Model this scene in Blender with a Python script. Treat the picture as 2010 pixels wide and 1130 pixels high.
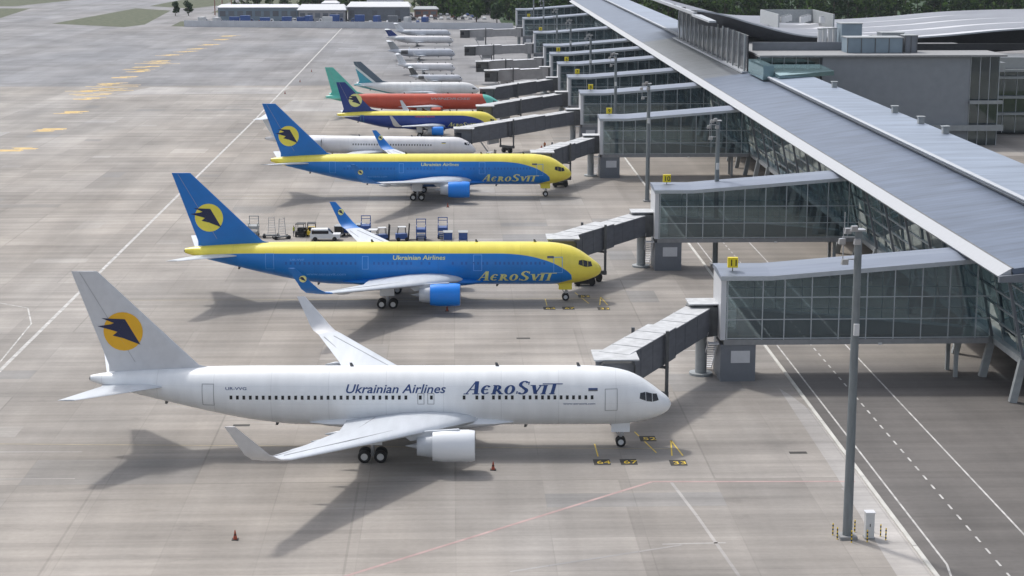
import bpy, bmesh, math, random
from mathutils import Vector, Matrix, noise
random.seed(7)
R = math.radians
scn = bpy.context.scene
for o in list(bpy.data.objects): bpy.data.objects.remove(o)
col = scn.collection

# ------------------------------------------------------------------ camera
CAMH = 47.0; FPX = 3550.0
PITCH = math.atan(710 / FPX); YAW = math.atan(118 / math.hypot(FPX, 710))
cd = bpy.data.cameras.new("camera"); cam = bpy.data.objects.new("camera", cd); col.objects.link(cam)
cd.sensor_fit = 'HORIZONTAL'; cd.sensor_width = 36.0; cd.lens = FPX / 2010 * 36.0
cd.clip_start = 1.0; cd.clip_end = 8000
cam.location = (0, 0, CAMH)
cam.rotation_euler = (math.pi / 2 - PITCH, 0, -YAW)
scn.camera = cam
# ------------------------------------------------------------------ sun, sky, exposure
SUN = Vector((-0.42, 0.54, 1.0)).normalized()
elev = math.asin(SUN.z); azim = math.atan2(SUN.x, SUN.y)
w = bpy.data.worlds.new("World"); scn.world = w; w.use_nodes = True
nt = w.node_tree; bg = nt.nodes['Background']
sky = nt.nodes.new('ShaderNodeTexSky'); sky.sky_type = 'NISHITA'; sky.sun_disc = False
sky.sun_elevation = elev; sky.sun_rotation = azim
sky.air_density = 1.0; sky.dust_density = 3.0; sky.ozone_density = 1.0
hs = nt.nodes.new('ShaderNodeHueSaturation'); hs.inputs['Saturation'].default_value = 0.45
nt.links.new(sky.outputs[0], hs.inputs['Color']); nt.links.new(hs.outputs[0], bg.inputs[0])
bg.inputs[1].default_value = 0.15
sd = bpy.data.lights.new("sun", 'SUN'); sun = bpy.data.objects.new("sun", sd); col.objects.link(sun)
sd.energy = 1.6; sd.angle = R(4); sd.color = (1.0, 0.965, 0.91)
sun.rotation_euler = SUN.to_track_quat('Z', 'Y').to_euler(); sun.location = (0, 100, 200)
scn.view_settings.view_transform = 'Standard'; scn.view_settings.look = 'None'
scn.view_settings.exposure = 0.47; scn.view_settings.gamma = 1.0
scn.cycles.max_bounces = 8; scn.cycles.transparent_max_bounces = 24; scn.cycles.caustics_reflective = False
scn.cycles.caustics_refractive = False

# ------------------------------------------------------------------ materials
def newmat(name):
    m = bpy.data.materials.new(name); m.use_nodes = True
    return m, m.node_tree.nodes, m.node_tree.links, m.node_tree.nodes['Principled BSDF']
def mat(name, c, rough=0.6, metal=0.0, var=0.08, scale=1.5, stretch=(1, 1, 1), bump=0.0, spec=None):
    m, N, L, P = newmat(name)
    tc = N.new('ShaderNodeTexCoord'); mp = N.new('ShaderNodeMapping'); mp.inputs['Scale'].default_value = stretch
    nz = N.new('ShaderNodeTexNoise'); nz.inputs['Scale'].default_value = scale; nz.inputs['Detail'].default_value = 5
    L.new(tc.outputs['Object'], mp.inputs[0]); L.new(mp.outputs[0], nz.inputs['Vector'])
    mr = N.new('ShaderNodeMapRange'); mr.inputs['From Min'].default_value = 0.3; mr.inputs['From Max'].default_value = 0.7
    mr.inputs['To Min'].default_value = 1 - var; mr.inputs['To Max'].default_value = 1 + var
    L.new(nz.outputs[0], mr.inputs[0])
    mx = N.new('ShaderNodeVectorMath'); mx.operation = 'MULTIPLY'; mx.inputs[0].default_value = c[:3]
    L.new(mr.outputs[0], mx.inputs[1]); L.new(mx.outputs[0], P.inputs['Base Color'])
    P.inputs['Roughness'].default_value = rough; P.inputs['Metallic'].default_value = metal
    if spec is not None: P.inputs['Specular IOR Level'].default_value = spec
    if bump:
        b = N.new('ShaderNodeBump'); b.inputs['Strength'].default_value = bump
        L.new(nz.outputs[0], b.inputs['Height']); L.new(b.outputs[0], P.inputs['Normal'])
    return m
M = {}
def m_(k, *a, **kw): M[k] = mat(k, *a, **kw); return M[k]
m_('white_paint', (.74, .76, .79), .32, var=.03, scale=.6, stretch=(.3, 1, 2))
m_('wing_grey', (.52, .55, .59), .38, var=.07, scale=.5, stretch=(2.5, .35, 1))
m_('fin_grey', (.56, .57, .595), .4, var=.04)
m_('blue_paint', (.001, .158, .52), .35, var=.06, scale=.5)
m_('engine_blue', (.003, .22, .78), .35, var=.05, scale=.5)
m_('navy_paint', (.008, .035, .20), .35, var=.06, scale=.5)
m_('yellow_paint', (.76, .64, .05), .4, var=.06, scale=.5)
m_('amber_paint', (.74, .40, .01), .45, var=.04)
m_('logo_yellow', (.80, .70, .08), .45, var=.04)
m_('pale_yellow', (.74, .73, .28), .45, var=.04)
m_('orange_paint', (.52, .075, .035), .4, var=.08, scale=.5)
m_('teal_paint', (.12, .50, .42), .4, var=.06)
m_('dark_teal', (.02, .17, .24), .4, var=.06)
m_('door_azure', (.12, .36, .78), .4, var=.05)
m_('sky_teal', (.06, .33, .42), .4, var=.06)
m_('logo_navy', (.006, .012, .06), .45, var=.03)
m_('text_blue', (.012, .045, .17), .45, var=.03)
m_('black', (.012, .012, .013), .6, var=.1)
m_('tyre', (.018, .018, .019), .8, var=.1)
m_('metal', (.42, .43, .45), .4, .6, var=.1)
m_('dark_metal', (.10, .105, .11), .55, .3, var=.15)
m_('window_dark', (.012, .014, .02), .15, var=.1)
m_('line_grey', (.30, .31, .33), .5, var=.05)
m_('bridge_grey', (.125, .133, .152), .55, .1, var=.12, scale=.8, stretch=(1, 1, 3))
m_('bridge_roof', (.46, .47, .48), .6, var=.16, scale=1.2)
m_('pale_bridge', (.36, .35, .35), .6, var=.1, scale=.8)
m_('clad_grey', (.16, .175, .20), .5, .1, var=.08, scale=.7)
m_('column_grey', (.30, .32, .33), .5, .1, var=.1)
m_('frame_grey', (.42, .455, .49), .4, .3, var=.05)
m_('pier_roof', (.19, .22, .28), .5, .25, var=.1, scale=.4, stretch=(.3, 3, 1))
m_('fascia', (.37, .385, .41), .6, .0, var=.05, scale=2, stretch=(1, 4, 1))
m_('roof_trim', (.38, .405, .44), .5, .0, var=.05)
m_('slab_conc', (.26, .265, .27), .8, var=.1)
m_('terminal_wall', (.23, .25, .275), .6, .05, var=.06, scale=.5)
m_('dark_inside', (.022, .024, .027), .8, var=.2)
m_('mast', (.19, .215, .23), .45, .4, var=.14, scale=3, stretch=(1, 1, .2))
m_('lamp_white', (.56, .57, .58), .4, var=.05)
m_('sign_yellow', (.78, .62, .015), .5, var=.04)
m_('line_white', (.44, .43, .415), .8, var=.35, scale=.9)
m_('line_yellow', (.66, .46, .17), .85, var=.25, scale=.5)
m_('line_faint', (.36, .31, .20), .85, var=.25, scale=.5)
m_('line_pink', (.38, .27, .255), .85, var=.2, scale=.7)
m_('paving_black', (.035, .033, .03), .8, var=.2)
m_('bollard_yellow', (.72, .50, .02), .5, var=.04)
m_('cone_orange', (.36, .06, .025), .5, var=.04)
m_('cone_dark', (.10, .03, .02), .6, var=.1)
m_('vest', (.55, .62, .05), .7, var=.1)
m_('cloth_dark', (.03, .03, .045), .85, var=.15)
m_('vest_orange', (.55, .12, .03), .7, var=.1)
m_('skin', (.45, .27, .19), .6, var=.05)
m_('cart_blue', (.03, .085, .28), .5, var=.1)
m_('rubber_mat', (.05, .05, .05), .8, var=.1)
m_('wall_white', (.60, .61, .64), .7, var=.07, scale=.3)
m_('shed_blue', (.20, .26, .31), .6, var=.1, scale=.3)
m_('brick', (.30, .17, .14), .8, var=.1)
m_('bark', (.06, .045, .03), .9, var=.2)
m_('kerb', (.50, .49, .46), .85, var=.14, scale=.5)
m_('car_white', (.70, .71, .72), .3, var=.03)
m_('car_dark', (.03, .035, .045), .25, var=.05)
m_('car_silver', (.36, .38, .40), .3, .4, var=.05)
m_('car_red', (.35, .03, .03), .3, var=.05)
m_('car_blue', (.03, .07, .2), .3, var=.05)

def leafmat(name, c1, c2):
    m, N, L, P = newmat(name)
    tc = N.new('ShaderNodeTexCoord'); nz = N.new('ShaderNodeTexNoise'); nz.inputs['Scale'].default_value = .35; nz.inputs['Detail'].default_value = 4
    L.new(tc.outputs['Object'], nz.inputs['Vector'])
    cr = N.new('ShaderNodeValToRGB'); cr.color_ramp.elements[0].color = (*c1, 1); cr.color_ramp.elements[1].color = (*c2, 1)
    cr.color_ramp.elements[0].position = .38; cr.color_ramp.elements[1].position = .62
    L.new(nz.outputs[0], cr.inputs[0]); L.new(cr.outputs[0], P.inputs['Base Color']); P.inputs['Roughness'].default_value = .8
    P.inputs['Specular IOR Level'].default_value = .2
    return m
M['leaves'] = leafmat('leaves', (.014, .045, .010), (.075, .14, .022))
M['leaves_dark'] = leafmat('leaves_dark', (.010, .030, .012), (.035, .075, .022))
M['grass'] = leafmat('grass', (.055, .068, .036), (.095, .105, .06))

def glassmat(name, tint, refl, rough=.03, diff=(.02, .04, .045), dmix=.12):
    m = bpy.data.materials.new(name); m.use_nodes = True; N = m.node_tree.nodes; L = m.node_tree.links; N.clear()
    out = N.new('ShaderNodeOutputMaterial'); tr = N.new('ShaderNodeBsdfTransparent'); tr.inputs[0].default_value = (*tint, 1)
    gl = N.new('ShaderNodeBsdfGlossy'); gl.inputs['Roughness'].default_value = rough; gl.inputs['Color'].default_value = (.75, .9, .95, 1)
    di = N.new('ShaderNodeBsdfDiffuse'); di.inputs[0].default_value = (*diff, 1)
    lw = N.new('ShaderNodeLayerWeight'); lw.inputs['Blend'].default_value = .25
    mr = N.new('ShaderNodeMapRange'); mr.inputs['To Min'].default_value = refl; mr.inputs['To Max'].default_value = .85
    L.new(lw.outputs['Fresnel'], mr.inputs[0])
    m1 = N.new('ShaderNodeMixShader'); m1.inputs[0].default_value = dmix; L.new(tr.outputs[0], m1.inputs[1]); L.new(di.outputs[0], m1.inputs[2])
    m2 = N.new('ShaderNodeMixShader'); L.new(mr.outputs[0], m2.inputs[0]); L.new(m1.outputs[0], m2.inputs[1]); L.new(gl.outputs[0], m2.inputs[2])
    L.new(m2.outputs[0], out.inputs[0])
    return m
M['pier_glass'] = glassmat('pier_glass', (.34, .43, .46), .15, diff=(.08, .105, .125), dmix=.24)
M['facade_glass'] = glassmat('facade_glass', (.19, .24, .27), .14, diff=(.03, .04, .048), dmix=.2)
M['hall_glass'] = glassmat('hall_glass', (.30, .55, .55), .12, diff=(.20, .30, .32), dmix=.6)

def roofmat(name, c):   # standing-seam sheet metal: faint cross seams and large tonal patches
    m, N, L, P = newmat(name)
    tc = N.new('ShaderNodeTexCoord'); sp = N.new('ShaderNodeSeparateXYZ'); L.new(tc.outputs['Object'], sp.inputs[0])
    wv = N.new('ShaderNodeMath'); wv.operation = 'PINGPONG'; wv.inputs[1].default_value = .75; L.new(sp.outputs['Y'], wv.inputs[0])
    sm = N.new('ShaderNodeMapRange'); sm.inputs['From Min'].default_value = 0; sm.inputs['From Max'].default_value = .12; sm.inputs['To Min'].default_value = .72; sm.inputs['To Max'].default_value = 1
    L.new(wv.outputs[0], sm.inputs[0])
    mp = N.new('ShaderNodeMapping'); mp.inputs['Scale'].default_value = (.12, .6, 1); L.new(tc.outputs['Object'], mp.inputs[0])
    nz = N.new('ShaderNodeTexNoise'); nz.inputs['Scale'].default_value = .8; nz.inputs['Detail'].default_value = 6; L.new(mp.outputs[0], nz.inputs['Vector'])
    mr = N.new('ShaderNodeMapRange'); mr.inputs['From Min'].default_value = .3; mr.inputs['From Max'].default_value = .7; mr.inputs['To Min'].default_value = .78; mr.inputs['To Max'].default_value = 1.18
    L.new(nz.outputs[0], mr.inputs[0])
    mu = N.new('ShaderNodeMath'); mu.operation = 'MULTIPLY'; L.new(sm.outputs[0], mu.inputs[0]); L.new(mr.outputs[0], mu.inputs[1])
    vm = N.new('ShaderNodeVectorMath'); vm.operation = 'MULTIPLY'; vm.inputs[0].default_value = c; L.new(mu.outputs[0], vm.inputs[1])
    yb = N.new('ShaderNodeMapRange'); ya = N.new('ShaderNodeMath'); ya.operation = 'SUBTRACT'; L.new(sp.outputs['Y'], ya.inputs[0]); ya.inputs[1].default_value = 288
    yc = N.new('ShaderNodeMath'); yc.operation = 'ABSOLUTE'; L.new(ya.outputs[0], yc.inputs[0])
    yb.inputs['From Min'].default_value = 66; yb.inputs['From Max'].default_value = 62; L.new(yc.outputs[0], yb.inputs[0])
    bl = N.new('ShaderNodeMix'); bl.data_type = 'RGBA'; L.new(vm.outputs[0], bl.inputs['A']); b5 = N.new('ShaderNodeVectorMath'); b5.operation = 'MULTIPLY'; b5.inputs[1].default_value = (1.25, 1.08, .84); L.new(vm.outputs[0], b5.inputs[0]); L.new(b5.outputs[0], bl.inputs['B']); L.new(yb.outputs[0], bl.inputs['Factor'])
    L.new(bl.outputs['Result'], P.inputs['Base Color']); P.inputs['Roughness'].default_value = .5; P.inputs['Metallic'].default_value = .25
    b = N.new('ShaderNodeBump'); b.inputs['Strength'].default_value = .3; b.inputs['Distance'].default_value = .06; L.new(sm.outputs[0], b.inputs['Height']); L.new(b.outputs[0], P.inputs['Normal'])
    return m
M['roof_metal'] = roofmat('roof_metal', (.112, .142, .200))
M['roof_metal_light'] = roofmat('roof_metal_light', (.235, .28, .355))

def concrete(name, c_near, c_far, yfar=None, slab=(7.5, 7.5), joint=.90, slabvar=.10, detail=False):
    m, N, L, P = newmat(name)
    geo = N.new('ShaderNodeNewGeometry'); pos = geo.outputs['Position']
    def noi(scale, st, det=6, rough=.6):
        mp = N.new('ShaderNodeMapping'); mp.inputs['Scale'].default_value = st; L.new(pos, mp.inputs[0])
        n = N.new('ShaderNodeTexNoise'); n.inputs['Scale'].default_value = scale; n.inputs['Detail'].default_value = det; n.inputs['Roughness'].default_value = rough
        L.new(mp.outputs[0], n.inputs['Vector']); return n.outputs[0]
    def rng(x, a, b, c, d):
        r = N.new('ShaderNodeMapRange'); L.new(x, r.inputs[0])
        for k, v in zip(('From Min', 'From Max', 'To Min', 'To Max'), (a, b, c, d)): r.inputs[k].default_value = v
        return r.outputs[0]
    def mul(a, b):
        k = N.new('ShaderNodeMath'); k.operation = 'MULTIPLY'; L.new(a, k.inputs[0]); L.new(b, k.inputs[1]); return k.outputs[0]
    big = noi(.012, (1, .45, 1)); streak = noi(.5, (.05, 1, 1), 8, .65); streak2 = noi(.15, (1, .04, 1), 4); fine = noi(2.0, (1, 1, 1), 4)
    patch = noi(.05, (1, .6, 1), 3)
    br = N.new('ShaderNodeTexBrick'); br.offset = 0; br.inputs['Scale'].default_value = 1
    br.inputs['Brick Width'].default_value = slab[0]; br.inputs['Row Height'].default_value = slab[1]; br.inputs['Mortar Size'].default_value = .06
    br.inputs['Mortar Smooth'].default_value = .3
    br.inputs['Color1'].default_value = (1 - slabvar,) * 3 + (1,); br.inputs['Color2'].default_value = (1 + slabvar * .6,) * 3 + (1,); br.inputs['Mortar'].default_value = (joint,) * 3 + (1,)
    L.new(pos, br.inputs['Vector'])
    f = mul(rng(streak, .3, .7, .78, 1.17), rng(streak2, .3, .7, .86, 1.12)); f = mul(f, rng(fine, .3, .7, .95, 1.05)); f = mul(f, rng(patch, .38, .62, .84, 1.14))
    f = mul(f, br.outputs['Color'])
    if detail:
        b2 = N.new('ShaderNodeTexBrick'); b2.offset = .37; b2.offset_frequency = 2
        for kk, vv in (('Scale', 1), ('Brick Width', 22.5), ('Row Height', 30), ('Mortar Size', .13), ('Mortar Smooth', .5)): b2.inputs[kk].default_value = vv
        b2.inputs['Color1'].default_value = (.91, .90, .89, 1); b2.inputs['Color2'].default_value = (1.07, 1.06, 1.04, 1); b2.inputs['Mortar'].default_value = (.88, .87, .855, 1); L.new(pos, b2.inputs['Vector'])
        f = mul(f, b2.outputs['Color'])
        b3 = N.new('ShaderNodeTexBrick'); b3.offset = .5
        for kk, vv in (('Scale', 1), ('Brick Width', 61), ('Row Height', 3.75), ('Mortar Size', .02), ('Mortar Smooth', .5)): b3.inputs[kk].default_value = vv
        b3.inputs['Color1'].default_value = (.95, .95, .955, 1); b3.inputs['Color2'].default_value = (1.04, 1.035, 1.03, 1); b3.inputs['Mortar'].default_value = (.9, .9, .9, 1); L.new(pos, b3.inputs['Vector'])
        f = mul(f, b3.outputs['Color'])
        f = mul(f, rng(noi(.22, (.5, 1, 1), 5, .7), .60, .74, 1.0, .80))
        sp0 = N.new('ShaderNodeSeparateXYZ'); L.new(pos, sp0.inputs[0])
        xm = rng(sp0.outputs['X'], 14, 24, 1, 0)
        for yk in (156.4, 160.8, 165.0, 223, 227.3, 231.5, 314, 318.5, 322.5, 411, 455, 499):
            d0 = N.new('ShaderNodeMath'); d0.operation = 'MULTIPLY_ADD'; L.new(sp0.outputs['X'], d0.inputs[0]); d0.inputs[1].default_value = .028; L.new(sp0.outputs['Y'], d0.inputs[2])
            d1 = N.new('ShaderNodeMath'); d1.operation = 'SUBTRACT'; L.new(d0.outputs[0], d1.inputs[0]); d1.inputs[1].default_value = yk + .4
            d2 = N.new('ShaderNodeMath'); d2.operation = 'ABSOLUTE'; L.new(d1.outputs[0], d2.inputs[0])
            am = mul(rng(d2.outputs[0], .2, 1.4, .22, 0), mul(xm, rng(streak, .4, .6, .3, 1)))
            iv = N.new('ShaderNodeMath'); iv.operation = 'SUBTRACT'; iv.inputs[0].default_value = 1; L.new(am, iv.inputs[1]); f = mul(f, iv.outputs[0])
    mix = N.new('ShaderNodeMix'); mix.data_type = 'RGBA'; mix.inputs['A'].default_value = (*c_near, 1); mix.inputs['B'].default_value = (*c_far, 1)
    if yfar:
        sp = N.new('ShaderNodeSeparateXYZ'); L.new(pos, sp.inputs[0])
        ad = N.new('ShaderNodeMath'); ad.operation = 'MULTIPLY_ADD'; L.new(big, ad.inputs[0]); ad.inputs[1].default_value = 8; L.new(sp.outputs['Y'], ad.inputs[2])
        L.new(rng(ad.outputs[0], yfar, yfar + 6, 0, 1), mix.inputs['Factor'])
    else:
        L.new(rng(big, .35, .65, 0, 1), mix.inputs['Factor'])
    hue = N.new('ShaderNodeMix'); hue.data_type = 'RGBA'; L.new(rng(big, .35, .65, 0, 1), hue.inputs['Factor'])
    hue.inputs['A'].default_value = (1.04, 1.0, .955, 1); hue.inputs['B'].default_value = (.98, 1, 1.03, 1)
    v0 = N.new('ShaderNodeVectorMath'); v0.operation = 'MULTIPLY'; L.new(mix.outputs['Result'], v0.inputs[0]); L.new(hue.outputs['Result'], v0.inputs[1])
    v = N.new('ShaderNodeVectorMath'); v.operation = 'MULTIPLY'; L.new(v0.outputs[0], v.inputs[0]); L.new(f, v.inputs[1])
    L.new(v.outputs[0], P.inputs['Base Color']); P.inputs['Roughness'].default_value = .8
    P.inputs['Specular IOR Level'].default_value = .3
    return m
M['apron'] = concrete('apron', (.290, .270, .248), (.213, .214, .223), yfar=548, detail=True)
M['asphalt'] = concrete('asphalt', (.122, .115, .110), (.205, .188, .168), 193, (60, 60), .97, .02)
M['paved_light'] = concrete('paved_light', (.37, .352, .335), (.33, .32, .31), None, (7, 7), .85, .08)

# ------------------------------------------------------------------ mesh builder
class MB:
    def __init__(s, o=(0, 0, 0)): s.v = []; s.f = []; s.mi = []; s.o = Vector(o); s.cur = 0
    def add(s, vs, fs):
        n = len(s.v); s.v += [Vector(p) - s.o for p in vs]
        for f in fs: s.f.append([n + i for i in f]); s.mi.append(s.cur)
        return s
    def box(s, x0, x1, y0, y1, z0, z1):
        vs = [(x, y, z) for z in (z0, z1) for (x, y) in ((x0, y0), (x1, y0), (x1, y1), (x0, y1))]
        return s.add(vs, [(3, 2, 1, 0), (4, 5, 6, 7), (0, 1, 5, 4), (1, 2, 6, 5), (2, 3, 7, 6), (3, 0, 4, 7)])
    def hexa(s, b, t):
        return s.add(list(b) + list(t), [(3, 2, 1, 0), (4, 5, 6, 7), (0, 1, 5, 4), (1, 2, 6, 5), (2, 3, 7, 6), (3, 0, 4, 7)])
    def beam(s, p0, p1, w, h, up=(0, 0, 1)):
        p0 = Vector(p0); p1 = Vector(p1); d = (p1 - p0).normalized(); u = Vector(up)
        if abs(d.dot(u)) > .98: u = Vector((0, 1, 0))
        sd = d.cross(u).normalized(); u = sd.cross(d)
        c = [(-1, -1), (1, -1), (1, 1), (-1, 1)]
        return s.hexa([p0 + sd * a * w / 2 + u * b * h / 2 for a, b in c], [p1 + sd * a * w / 2 + u * b * h / 2 for a, b in c])
    def cyl(s, p0, p1, r0, r1=None, n=14):
        if r1 is None: r1 = r0
        p0 = Vector(p0); p1 = Vector(p1); d = (p1 - p0).normalized(); u = Vector((0, 0, 1)) if abs(d.z) < .9 else Vector((1, 0, 0))
        a = d.cross(u).normalized(); b = d.cross(a)
        ring = lambda p, r: [p + a * math.cos(t * 2 * math.pi / n) * r + b * math.sin(t * 2 * math.pi / n) * r for t in range(n)]
        return s.loft([ring(p0, r0), ring(p1, r1)])
    def loft(s, rings, cap=True, close=True):
        n = len(rings[0]); vs = [p for r in rings for p in r]; fs = []
        for i in range(len(rings) - 1):
            for j in range(n if close else n - 1):
                k = (j + 1) % n; fs.append((i * n + j, i * n + k, (i + 1) * n + k, (i + 1) * n + j))
        if cap: fs.append(tuple(range(n))[::-1]); fs.append(tuple((len(rings) - 1) * n + j for j in range(n)))
        return s.add(vs, fs)
    def lathe(s, prof, c, axis='x', n=24, cap=False):   # prof: (along, radius)
        rings = []
        for a, r in prof:
            ring = []
            for t in range(n):
                q = t * 2 * math.pi / n; x, y = math.cos(q) * r, math.sin(q) * r
                ring.append((c[0] + a, c[1] + x, c[2] + y) if axis == 'x' else (c[0] + x, c[1] + a, c[2] + y) if axis == 'y' else (c[0] + x, c[1] + y, c[2] + a))
            rings.append(ring)
        return s.loft(rings, cap)
    def build(s, name, mats, parent=None, smooth=False, rec=True, angle=None):
        me = bpy.data.meshes.new(name); me.from_pydata([tuple(p) for p in s.v], [], s.f)
        if not isinstance(mats, (list, tuple)): mats = [mats]
        for k in mats: me.materials.append(M[k] if isinstance(k, str) else k)
        for p, i in zip(me.polygons, s.mi): p.material_index = i
        if rec:
            bm = bmesh.new(); bm.from_mesh(me); bmesh.ops.recalc_face_normals(bm, faces=bm.faces); bm.to_mesh(me); bm.free()
        if smooth:
            me.shade_smooth()
            if angle: me.set_sharp_from_angle(angle=R(angle))
        ob = bpy.data.objects.new(name, me); col.objects.link(ob)
        if parent: ob.parent = parent
        return ob
def tag(o, label=None, cat=None, group=None, kind=None):
    if label: o['label'] = label
    if cat: o['category'] = cat
    if group: o['group'] = group
    if kind: o['kind'] = kind
    return o
def empty(name, loc=(0, 0, 0), rz=0, label=None, cat=None, group=None):
    o = bpy.data.objects.new(name, None); o.empty_display_size = .5; col.objects.link(o); o.location = loc; o.rotation_euler = (0, 0, rz)
    return tag(o, label, cat, group)
def copy_tree(o, parent=None):
    c = o.copy(); col.objects.link(c); c.parent = parent
    for ch in list(o.children): copy_tree(ch, c)
    return c
def place(proto, used, loc, rz, label, group=None):
    o = proto if not used else copy_tree(proto)
    o.location = loc; o.rotation_euler = (0, 0, rz); o['label'] = label
    if group: o['group'] = group
    return o
def sheet(name, pts, z, m, kind='structure'):
    b = MB(); b.add([(x, y, z) for x, y in pts], [tuple(range(len(pts)))])
    return tag(b.build(name, m, rec=False), kind=kind)

# ------------------------------------------------------------------ ground
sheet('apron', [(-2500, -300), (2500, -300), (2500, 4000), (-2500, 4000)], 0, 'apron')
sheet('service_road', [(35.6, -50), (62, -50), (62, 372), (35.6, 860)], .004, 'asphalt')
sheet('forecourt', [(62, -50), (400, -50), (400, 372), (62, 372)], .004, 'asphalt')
g = MB(); random.seed(3)
def strip(b, pts, wd, z):
    for (x0, y0), (x1, y1) in zip(pts, pts[1:]):
        d = Vector((x1 - x0, y1 - y0, 0)).normalized(); n = Vector((-d.y, d.x, 0)) * wd / 2
        b.add([Vector((x0, y0, z)) - n, Vector((x1, y1, z)) - n, Vector((x1, y1, z)) + n, Vector((x0, y0, z)) + n], [(0, 1, 2, 3)])
def marking(name, m, segs, wd, z=.008):
    b = MB()
    for s in segs: strip(b, s, wd, z)
    return tag(b.build(name, m, rec=False), kind='structure')
# grass islands and the taxiway gaps between them
sheet('grass', [(-197, 905), (-156, 872), (-150, 895), (-160, 1045), (-185, 1075), (-190, 1000)], .01, 'grass')
sheet('grass', [(-182, 1105), (-152, 1070), (-140, 1120), (-140, 1290), (-170, 1300)], .01, 'grass')
sheet('grass', [(-330, 930), (-236, 962), (-246, 1075), (-330, 1085)], .01, 'grass')
sheet('grass', [(-400, 1110), (-262, 1105), (-235, 1260), (-240, 1500), (-400, 1500)], .01, 'grass')
sheet('grass', [(-135, 880), (-127, 876), (-126, 930), (-137, 925)], .01, 'grass')
sheet('grass', [(140, 300), (400, 300), (400, 371), (128, 371)], .012, 'grass')
# slab repairs: whole or half bays recast in a slightly different concrete
random.seed(17)
M['recast_light'] = concrete('recast_light', (.325, .306, .283), (.30, .285, .27), None, (7.5, 7.5), .88, .03)
M['recast_dark'] = concrete('recast_dark', (.245, .232, .218), (.23, .225, .22), None, (7.5, 7.5), .88, .03)
for nm, cnt in (('recast_light', 34), ('recast_dark', 38)):
    b = MB(); used_ = set()
    while len(used_) < cnt:
        i = random.randint(-14, 3); j = random.randint(15, 66)
        if (i, j) in used_ or (i + 100 * j) % 2 != (nm == 'recast_dark'): continue
        used_.add((i, j)); w_ = random.choice((3.75, 7.5, 7.5, 15)); h_ = random.choice((3.75, 7.5)); x = i * 7.5; y = j * 7.5
        if x + w_ > 33: w_ = 3.75
        b.add([(x + .04, y + .04, .003 + .0005 * (nm == 'recast_dark')), (x + w_ - .04, y + .04, .003 + .0005 * (nm == 'recast_dark')), (x + w_ - .04, y + h_ - .04, .003 + .0005 * (nm == 'recast_dark')), (x + .04, y + h_ - .04, .003 + .0005 * (nm == 'recast_dark'))], [(0, 1, 2, 3)])
    tag(b.build('apron_patch', nm, rec=False), kind='structure')
# kerb along the road
b = MB()
for i in range(44):
    y0 = 60 + i * 18; b.box(35.25, 35.6, y0, y0 + 17.9, 0, .12)
tag(b.build('kerb', 'kerb'), kind='structure')
sheet('pavement', [(31.5, 60), (35.22, 60), (35.22, 172), (34.3, 178), (33.6, 181), (33.2, 150), (32.6, 130)], .005, 'paved_light')
marking('taxi_line', 'line_white', [[(-49, 60), (-49.1, 450), (-52, 860)]], .46)
marking('road_line', 'line_white', [[(36.9, 330), (36.85, 128), (36.2, 123.5), (34, 119)], [(44.75, 330), (44.75, 60)]], .17, .012)
marking('road_line', 'line_white', [[(40.8, y), (40.8, y + 1.25)] for y in [60 + 2.7 * k for k in range(100)]], .17, .012)
marking('stand_line', 'line_pink', [[(-8.08, 127.03), (16.97, 149.3), (34.5, 148.8)], [(-40, 98), (-8.08, 127.03)]], .32)
marking('stand_line', 'line_white', [[(-49, 176), (-51, 214.8), (-53.5, 224), (-60, 229), (-80, 230)], [(-57, 205), (-90, 205.4)]], .18)
marking('stand_line', 'line_white', [[(17, y + 13), (32, y + 13.4)] for y in (185, 262)], .16)
_st = []
random.seed(9)
for x, y in [(-93, 390), (-95.2, 428), (-97.6, 469), (-101.5, 507), (-103.8, 532), (-104, 556), (-104, 580), (-103.5, 604), (-103.8, 624), (-104.2, 650), (-104.8, 681), (-102, 700), (-100.5, 716), (-98, 740), (-98, 775), (-97.5, 800)]:
    for k in range(6):
        xo = random.uniform(-1.6, 1.6) + (k - 2.5) * .5; yy = y - 3 + k * 1.15; ln = random.uniform(1.6, 3.2)
        _st.append([(x + xo - ln, yy), (x + xo + ln, yy + .1)])
for y in (520, 530, 540, 548, 612, 640):
    for k in range(6): xo = random.uniform(-5, 5); ln = random.uniform(1.5, 5); yy = y + random.uniform(-4, 4); _st.append([(-103 + xo - ln, yy), (-103 + xo + ln, yy + .2)])
marking('taxi_marking', 'line_yellow', _st, .9)
marking('taxi_marking', 'line_faint', [[(-45, 163), (20, 159.2)]], .14)
marking('taxi_marking', 'line_faint', [[(-45, y), (20, y - 1)] for y in (228.5, 319.5, 412, 456, 500)], .16)

marking('stand_line', 'paved_light', [[(21.6, 118), (19.6, 140), (18.6, 149)], [(4, 127.5), (17.5, 133.0)], [(-75, 161), (-34, 160)], [(-75, 152.2), (-33, 151.8)], [(16, 133.2), (21, 133.4)], [(33, 147), (35, 133)]], .28)
for k_, (x, y) in enumerate([(31.2, 157.6), (-20.5, 168.5), (8.0, 205.0)]):
    sheet('drain_grate', [(x - .8, y - .35), (x + .8, y - .35), (x + .8, y + .35), (x - .8, y + .35)], .006, 'paving_black')
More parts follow.
